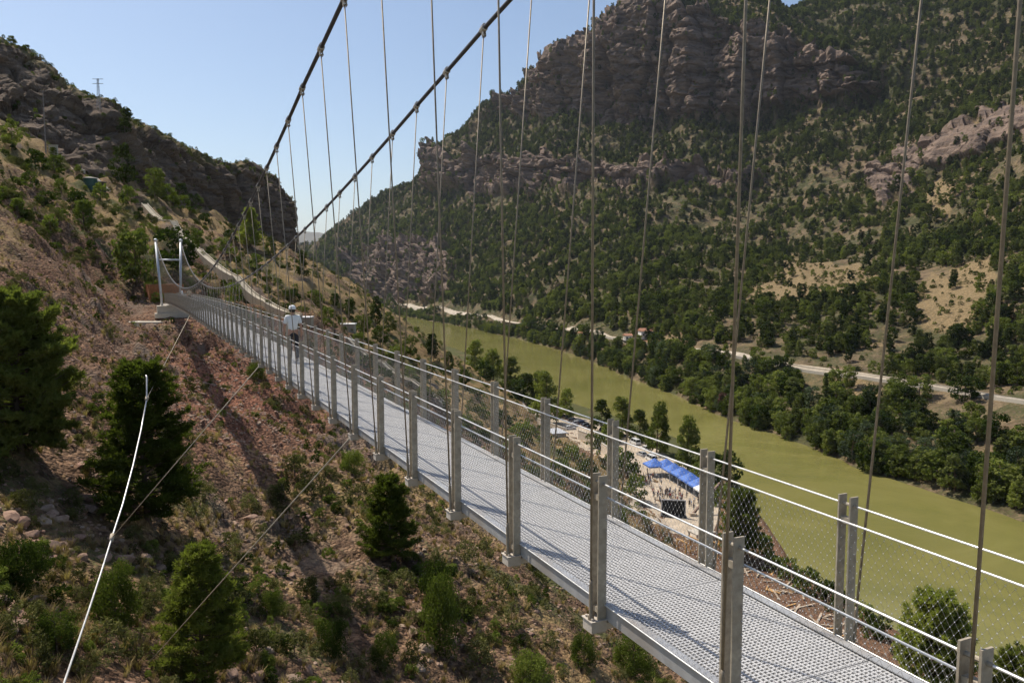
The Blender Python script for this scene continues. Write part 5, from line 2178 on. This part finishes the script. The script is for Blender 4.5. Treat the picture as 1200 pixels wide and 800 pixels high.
COLS = {'white': (0.78, 0.78, 0.77), 'black': (0.012, 0.012, 0.014), 'dark blue': (0.02, 0.035, 0.09), 'dark grey': (0.06, 0.062, 0.068), 'silver': (0.42, 0.43, 0.44), 'red': (0.20, 0.02, 0.018)}
CARS = [(644, 479, 'hatch', 'white'), (651, 483, 'hatch', 'white'), (654, 487, 'hatch', 'black'), (660, 489, 'hatch', 'dark blue'), (667, 491, 'hatch', 'dark grey'), (671, 494, 'hatch', 'dark grey'),
        (677, 497, 'hatch', 'silver'), (683, 497, 'hatch', 'dark blue'), (688, 500, 'hatch', 'dark grey'), (693, 502, 'hatch', 'black'),
        (708, 498, 'hatch', 'white'), (709, 505, 'hatch', 'dark blue'), (713, 510, 'hatch', 'dark grey'), (729, 512, 'hatch', 'dark blue'), (744, 520, 'van', 'white'),
        (756, 527, 'hatch', 'white'), (752, 534, 'hatch', 'silver'), (763, 540, 'van', 'white'),
        (562, 446, 'van', 'white'), (584, 455, 'hatch', 'white'), (588, 460, 'hatch', 'dark grey'), (598, 463, 'hatch', 'white'), (603, 470, 'hatch', 'white'), (575, 458, 'hatch', 'silver'), (668, 503, 'hatch', 'white')]
ra, rb = at_z(645, 485, TERR), at_z(760, 540, TERR)
road_az = math.atan2(rb[1] - ra[1], rb[0] - ra[0])
for i, (px, py, k, c) in enumerate(CARS):
    p = at_z(px, py, TERR)
    z = float(hill_z(p[0], p[1]))
    far = px < 610
    lab = '%s %s parked %s' % (c, 'hatchback' if k == 'hatch' else 'van', ('among the trees at the far end of the car park' if far else ('in the row by the river bank pines' if px < 700 else 'between the car row and the blue tents')))
    car(k, c, COLS[c], (p[0], p[1], z + 0.02), road_az + (0 if px < 740 else math.pi / 2) + random.uniform(-.08, .08), lab, 'cars in the car park' if k == 'hatch' else 'vans in the car park')

# paved yard sheet
M_YARD = plain('yard_gravel', (0.42, 0.34, 0.25), 0.95, var=0.22, scale=0.5)
yard = [(600, 470), (640, 480), (700, 494), (745, 512), (800, 545), (838, 570), (845, 600), (835, 625), (790, 640), (740, 620), (720, 560), (690, 530), (640, 505), (600, 485)]
YP = []
NG = 26
ymb = MB()
# fan of quads following the ground
cen = np.mean([at_z(x, y, TERR)[:2] for x, y in yard], 0)
ring = np.array([at_z(x, y, TERR)[:2] for x, y in yard])
rr_ = []
for i in range(len(ring)):
    a, b = ring[i], ring[(i + 1) % len(ring)]
    for s in np.linspace(0, 1, 10, endpoint=False):
        rr_.append(a * (1 - s) + b * s)
rr_ = np.array(rr_)
lv = np.linspace(0.02, 1, 14)
PX = cen[0] + lv[:, None] * (rr_[None, :, 0] - cen[0])
PYy = cen[1] + lv[:, None] * (rr_[None, :, 1] - cen[1])
ZZ = np.maximum(hill_z(PX, PYy), TERR) + 0.05
PX = np.concatenate([PX, PX[:, :1]], 1)
PYy = np.concatenate([PYy, PYy[:, :1]], 1)
ZZ = np.concatenate([ZZ, ZZ[:, :1]], 1)
tag(link('yard', grid_mesh('yard', np.stack([PX, PYy, ZZ], -1), M_YARD)), kind='structure')

# retaining walls on the hill side of the car park
for pts, lb, hgt_ in (([(630, 500), (645, 506), (662, 512)], 'pale concrete retaining wall below the row of parked cars', 3.2), ([(678, 516), (692, 521)], 'short cream coloured wall end below the parked cars', 3.6), ([(705, 530), (718, 540)], 'cream wall beside the shrubs above the plaza', 3.2)):
    A = []
    for x, y in pts:
        p = at_z(x, y, TERR)
        A.append(p)
    o = thing('retaining_wall', lb, 'wall', tuple(A[0]))
    for i in range(len(A) - 1):
        m_ = MB()
        a, b = Vector(A[i] - A[0]), Vector(A[i + 1] - A[0])
        m_.beam(a + Vector((0, 0, hgt_ / 2)), b + Vector((0, 0, hgt_ / 2)), 0.4, hgt_)
        m_.build('wall_panel', concrete('cream_wall', (0.62, 0.53, 0.42), 0.6), o)
        m_ = MB()
        m_.beam(a + Vector((0, 0, hgt_ + 0.08)), b + Vector((0, 0, hgt_ + 0.08)), 0.55, 0.14)
        m_.build('coping', M_CONCP, o)
q = at_z(651, 515, TERR)
hb = thing('flat_roofed_shed', 'grey flat roofed shed below the parked cars', 'shed', (q[0], q[1], TERR), road_az)
m_ = MB()
m_.box((0, 0, 1.5), (8.2, 4.6, 3.0))
m_.build('wall', M_PIPE, hb)
m_ = MB()
m_.box((0, 0, 3.1), (9.2, 5.6, 0.2))
m_.build('roof', plain('grey_roof', (0.40, 0.41, 0.43), 0.7), hb)

# tents
M_BLUE = plain('blue_canopy', (0.06, 0.15, 0.46), 0.7, var=0.1, scale=1)
M_WHITEC = plain('white_canopy', (0.78, 0.78, 0.76), 0.7, var=0.05)
M_LEGW = plain('tent_leg', (0.5, 0.5, 0.52), 0.4)


def tent_meshes(mat):
    m = MB()
    n = 7
    vs = []
    for j in range(n):
        for i in range(n):
            x, y = -1.5 + 3 * i / (n - 1), -1.5 + 3 * j / (n - 1)
            z = 1.95 + 1.25 * (1 - max(abs(x), abs(y)) / 1.5) ** 1.15
            vs.append((x, y, z))
    fs = [(j * n + i, j * n + i + 1, (j + 1) * n + i + 1, (j + 1) * n + i) for j in range(n - 1) for i in range(n - 1)]
    m.add(vs, fs)
    c = m.mesh('canopy', mat)
    m = MB()
    for s in (-1, 1):
        m.box((0, s * 1.5, 1.82), (3.0, 0.02, 0.26))
        m.box((s * 1.5, 0, 1.82), (0.02, 3.0, 0.26))
    v = m.mesh('valance', mat)
    return c, v


lg = MB()
lg.box((0, 0, 0.97), (0.05, 0.05, 1.94))
leg_me = lg.mesh('leg', M_LEGW)
TB_, TW_ = tent_meshes(M_BLUE), tent_meshes(M_WHITEC)
ta, tb2 = at_z(781, 556, TERR), at_z(815, 577, TERR)
taz = math.atan2(tb2[1] - ta[1], tb2[0] - ta[0])
spots = [(767, 556, 'b')] + [(781 + (815 - 781) * i / 4, 553 + (577 - 553) * i / 4, 'b') for i in range(5)] + [(826, 586, 'w')]
tdir = np.array([math.cos(taz), math.sin(taz)])
base_t = at_z(781, 556, TERR)
for i, (px, py, c) in enumerate(spots):
    if c == 'b' and i > 0:
        p = np.array([base_t[0] + tdir[0] * 3.1 * 1.75 * (i - 1), base_t[1] + tdir[1] * 3.1 * 1.75 * (i - 1)])
    else:
        p = at_z(px, py, TERR)
    sc = 1.75 if c == 'b' else 1.5
    o = thing('canopy_tent', 'blue pop-up canopy tent in the joined row on the plaza' if c == 'b' and i > 0 else ('blue pop-up canopy tent set apart at the head of the row' if c == 'b' else 'white pop-up canopy tent after the blue row'),
              'tent', (p[0], p[1], float(hill_z(p[0], p[1])) + 0.06), taz, 'blue tents in a row' if c == 'b' and i > 0 else None)
    o.scale = (sc, sc, 1.5)
    cc, vv_ = TB_ if c == 'b' else TW_
    link('canopy', cc, o)
    link('valance', vv_, o)
    for sx in (-1, 1):
        for sy in (-1, 1):
            link('leg', leg_me, o, (sx * 1.46, sy * 1.46, 0))

# stage backdrop seen from behind
q = at_z(789, 606, TERR)
st_ = thing('stage_screen', 'black rectangular stage backdrop standing on the plaza in front of the crowd', 'stage', (q[0], q[1], TERR), -0.15)
m_ = MB()
m_.box((0, 0, 2.3), (5.4, 0.25, 3.6))
m_.build('panel', plain('black_cloth', (0.012, 0.012, 0.013), 0.9), st_)
m_ = MB()
m_.box((0, 0.3, 0.35), (6.0, 2.4, 0.5))
m_.build('platform', plain('stage_deck', (0.05, 0.05, 0.05), 0.8), st_)
for x in (-2.8, 2.8):
    m_ = MB()
    m_.box((x, -0.1, 2.2), (0.22, 0.22, 4.4))
    m_.build('truss_post', M_LEGW, st_)
m_ = MB()
m_.box((0, -0.1, 4.3), (5.3, 0.2, 0.2))
m_.build('truss_beam', M_LEGW, st_)

# crowd
cl_ = list(CLO)
cr = np.random.RandomState(3)
n_c = 0
for (cx_, cy_, sx_, sy_, n_) in ((790, 582, 15, 6, 34), (762, 562, 12, 8, 26), (800, 562, 18, 5, 14), (772, 583, 12, 8, 22), (812, 592, 8, 8, 8)):
    for k in range(n_):
        px, py = cr.normal(cx_, sx_ * 0.55), cr.normal(cy_, sy_ * 0.55)
        if 774 < px < 804 and py > 590:
            py = 586 + cr.uniform(-6, 2)
        p = at_z(px, py, TERR)
        z = float(hill_z(p[0], p[1]))
        if z > TERR + 2:
            continue
        c = cl_[cr.choice(len(cl_), p=[0.22, 0.2, 0.26, 0.08, 0.08, 0.16])]
        far_person((p[0], p[1], z + 0.05), c, 'person in %s top standing in the crowd on the plaza' % c, 'crowd on the plaza, %s tops' % c, cr.uniform(1.6, 1.85))

# building site below the deck: timber frames, slab, planks, stakes
M_TIMB = plain('raw_timber', (0.50, 0.29, 0.11), 0.8, var=0.25, scale=2)
M_PLANK = plain('grey_plank', (0.42, 0.33, 0.24), 0.9, var=0.3, scale=2)
for px, py, w, d, h, lb in ((806, 652, 3.4, 2.6, 3.4, 'orange timber frame of posts and beams on the building site'), (842, 650, 2.6, 2.4, 2.8, 'second smaller timber frame behind the railing posts')):
    q = at_z(px, py, TERR)
    z0 = float(hill_z(q[0], q[1]))
    o = thing('timber_frame', lb, 'frame', (q[0], q[1], z0), 0.5)
    for sx in (-1, 1):
        for sy in (-1, 1):
            m_ = MB()
            m_.box((sx * w / 2, sy * d / 2, h / 2 - 0.2), (0.32, 0.32, h + 0.4))
            m_.build('post', M_TIMB, o)
        m_ = MB()
        m_.box((sx * w / 2, 0, h + 0.1), (0.26, d + 0.6, 0.2))
        m_.build('beam', M_TIMB, o)
        m_ = MB()
        m_.box((0, sx * d / 2, h * 0.45), (w - 0.34, 0.12, 0.2))
        m_.build('brace', M_TIMB, o)
q = at_z(822, 634, TERR)
m_ = MB()
m_.box((0, 0, 2.3), (5.0, 3.6, 0.3))
for sx in (-1, 1):
    for sy in (-1, 1):
        m_.box((sx * 2.2, sy * 1.5, 1.0), (0.3, 0.3, 2.3))
o = m_.build('concrete_platform', M_CONCP)
o.location = (q[0], q[1], float(hill_z(q[0], q[1])))
o.rotation_euler = (0, 0, 0.4)
tag(o, 'pale raised concrete platform next to the timber frame', 'platform')
q0, q1 = at_z(812, 604, TERR), at_z(836, 590, TERR)
bm_o = thing('loading_boom', 'slanting brown steel boom on the plaza beside the stage backdrop', 'boom', (q0[0], q0[1], TERR))
m_ = MB()
m_.beam((0, 0, 0.5), tuple(Vector((q1[0] - q0[0], (q1[1] - q0[1]) * 0.4, 7.0))), 0.5, 0.5)
m_.build('arm', plain('boom_steel', (0.16, 0.09, 0.06), 0.7), bm_o)
m_ = MB()
m_.box((0, 0, 0.3), (1.6, 1.6, 0.9))
m_.build('base', M_PLANK, bm_o)
for i in range(46):
    px = random.uniform(862, 1010)
    py = 655 + (px - 862) * 0.62 + random.uniform(-12, 22)
    q = ground(px, py)
    if q is None or q[2] < TERR - 0.6:
        continue
    m_ = MB()
    L = random.uniform(1.5, 4.5)
    m_.box((0, 0, 0.1), (L, random.uniform(0.2, 0.4), 0.12))
    o = m_.build('plank', M_PLANK if i % 5 else M_TIMB)
    o.location = (q[0], q[1], q[2] + 0.06)
    o.rotation_euler = (random.uniform(-.1, .1), random.uniform(-.15, .15), random.uniform(0, 3.1))
    tag(o, 'loose grey timber plank lying on the building site' if i % 5 else 'loose orange timber plank lying on the building site', 'plank', 'grey planks on the building site' if i % 5 else 'orange planks on the building site')
for i in range(16):
    px = 868 + i * 8.5
    py = 655 + (px - 862) * 0.60 - 8
    q = ground(px, py)
    m_ = MB()
    m_.tube([(0, 0, -0.3), (0.05, 0, random.uniform(1.6, 3.2))], [0.11, 0.09], 6)
    o = m_.build('stake', M_PLANK)
    o.location = tuple(q)
    tag(o, 'upright wooden stake at the edge of the building site', 'stake', 'stakes round the building site')

# ------------------------------------------------------------------ across the river: road, wall, houses, bus
M_ROADF = plain('pale_road', (0.40, 0.34, 0.26), 0.95, var=0.2, scale=0.4)
rows_ = [i for i, v in enumerate(FV) if 1.95 <= v <= 3.05]
RP = FPd[rows_[0]:rows_[-1] + 1] + np.array([0, 0, 0.12])
tag(link('road', grid_mesh('road', RP, M_ROADF)), kind='structure')
edge_ = FPd[rows_[0]]
epx, _ = project(edge_)
sel = np.where((epx > 700) & (epx < 1320))[0]
pw = thing('parapet_wall', 'long low pale stone parapet along the road across the river', 'wall', tuple(edge_[sel[0]]))
for a0 in range(0, len(sel) - 6, 6):
    ii = sel[a0:a0 + 7]
    m_ = MB()
    vs = []
    for i in ii:
        c = edge_[i] - edge_[sel[0]]
        for dy, dz_ in ((-0.25, -1.2), (-0.25, 1.25), (0.25, 1.25), (0.25, -1.2)):
            vs.append((c[0], c[1] + dy, c[2] + dz_))
    fs = []
    for i in range(len(ii) - 1):
        for k in range(3):
            fs.append((4 * i + k, 4 * i + k + 1, 4 * i + 5 + k, 4 * i + 4 + k))
    fs += [(0, 1, 2, 3), tuple(4 * (len(ii) - 1) + k for k in (3, 2, 1, 0))]
    m_.add(vs, fs)
    m_.build('wall_panel', M_CONCP, pw)
M_WHITEW = plain('white_render', (0.74, 0.71, 0.66), 0.9, var=0.08)
M_TILE = plain('clay_roof', (0.36, 0.17, 0.10), 0.9)
M_WIN = plain('window_glass', (0.03, 0.035, 0.04), 0.15)


def house(px, py, w, d, h, lb, rz=0.2):
    q = surf_hit(px, py, FPd, mpx, mpy, 8)
    o = thing('house', lb, 'house', (q[0], q[1] - 2, q[2] - 0.3), rz)
    m_ = MB()
    m_.box((0, 0, h / 2), (w, d, h))
    m_.build('wall', M_WHITEW, o)
    m_ = MB()
    m_.add([(-w / 2 - .4, -d / 2 - .4, h), (w / 2 + .4, -d / 2 - .4, h), (w / 2 + .4, d / 2 + .4, h), (-w / 2 - .4, d / 2 + .4, h), (-w / 2 - .4, 0, h + d * .3), (w / 2 + .4, 0, h + d * .3)],
           [(0, 1, 5, 4), (2, 3, 4, 5), (1, 2, 5), (3, 0, 4), (3, 2, 1, 0)])
    m_.build('roof', M_TILE, o)
    nw = max(2, int(w // 2.6))
    for i in range(nw):
        wn = MB()
        x = -w / 2 + w * (i + 0.5) / nw
        wn.box((x, -d / 2 - 0.02, h * 0.55), (0.9, 0.1, 1.3))
        f = wn.build('window', M_WIN, o)
        wn = MB()
        wn.box((x, -d / 2 - 0.06, h * 0.55 - 0.72), (1.1, 0.2, 0.1))
        wn.build('sill', M_CONCP, f)
    wn = MB()
    wn.box((-w / 2 - 0.02, 0, 1.05), (0.1, 1.0, 2.1))
    wn.build('door', M_WOODP, o)
    return o


house(757, 388, 9.5, 6, 5.0, 'white two storey house with clay roof among trees across the river')
house(733, 391, 4.5, 4, 3.2, 'small white outbuilding left of the white house across the river')
house(678, 391, 6.0, 4, 2.8, 'low white house half hidden by trees near the far bank')
q = surf_hit(441, 352, FPd, mpx, mpy, 8)
bs = thing('coach', 'white coach on the road far up the valley', 'bus', (q[0], q[1], q[2] + 0.2), 0.0)
m_ = MB()
m_.box((0, 0, 1.75), (12.5, 2.5, 2.7))
m_.build('body', PAINTS['white'], bs)
m_ = MB()
m_.box((0, -1.26, 2.15), (11.6, 0.04, 0.9))
m_.build('window_band', M_GLASS, bs)
for x in (-4.2, 2.6, 4.0):
    for s in (-1, 1):
        link('wheel', wheel_me, bs, (x, s * 1.15, 0.45), (0, 0, math.pi / 2), 1.5)
for k, px in enumerate((424, 429, 433)):
    q = surf_hit(px, 352.5, FPd, mpx, mpy, 8)
    car('hatch', 'white', COLS['white'], (q[0], q[1], q[2] + 0.2), math.pi / 2, 'white car on the road near the coach far up the valley', 'white cars near the coach')

# ------------------------------------------------------------------ haze in the valley air
hz = MB()
hz.box((0, 11500, 465), (44000, 24000, 1070))
hm = bpy.data.materials.new('haze')
hm.use_nodes = True
ht = hm.node_tree
ht.nodes.clear()
pv_ = ht.nodes.new('ShaderNodeVolumePrincipled')
pv_.inputs['Color'].default_value = (0.80, 0.88, 1.0, 1)
pv_.inputs['Density'].default_value = 0.00003
pv_.inputs['Anisotropy'].default_value = 0.2
ho_ = ht.nodes.new('ShaderNodeOutputMaterial')
ht.links.new(pv_.outputs[0], ho_.inputs['Volume'])
o = hz.build('haze', hm)
tag(o, 'thin blue summer haze filling the valley air', 'haze', kind='stuff')
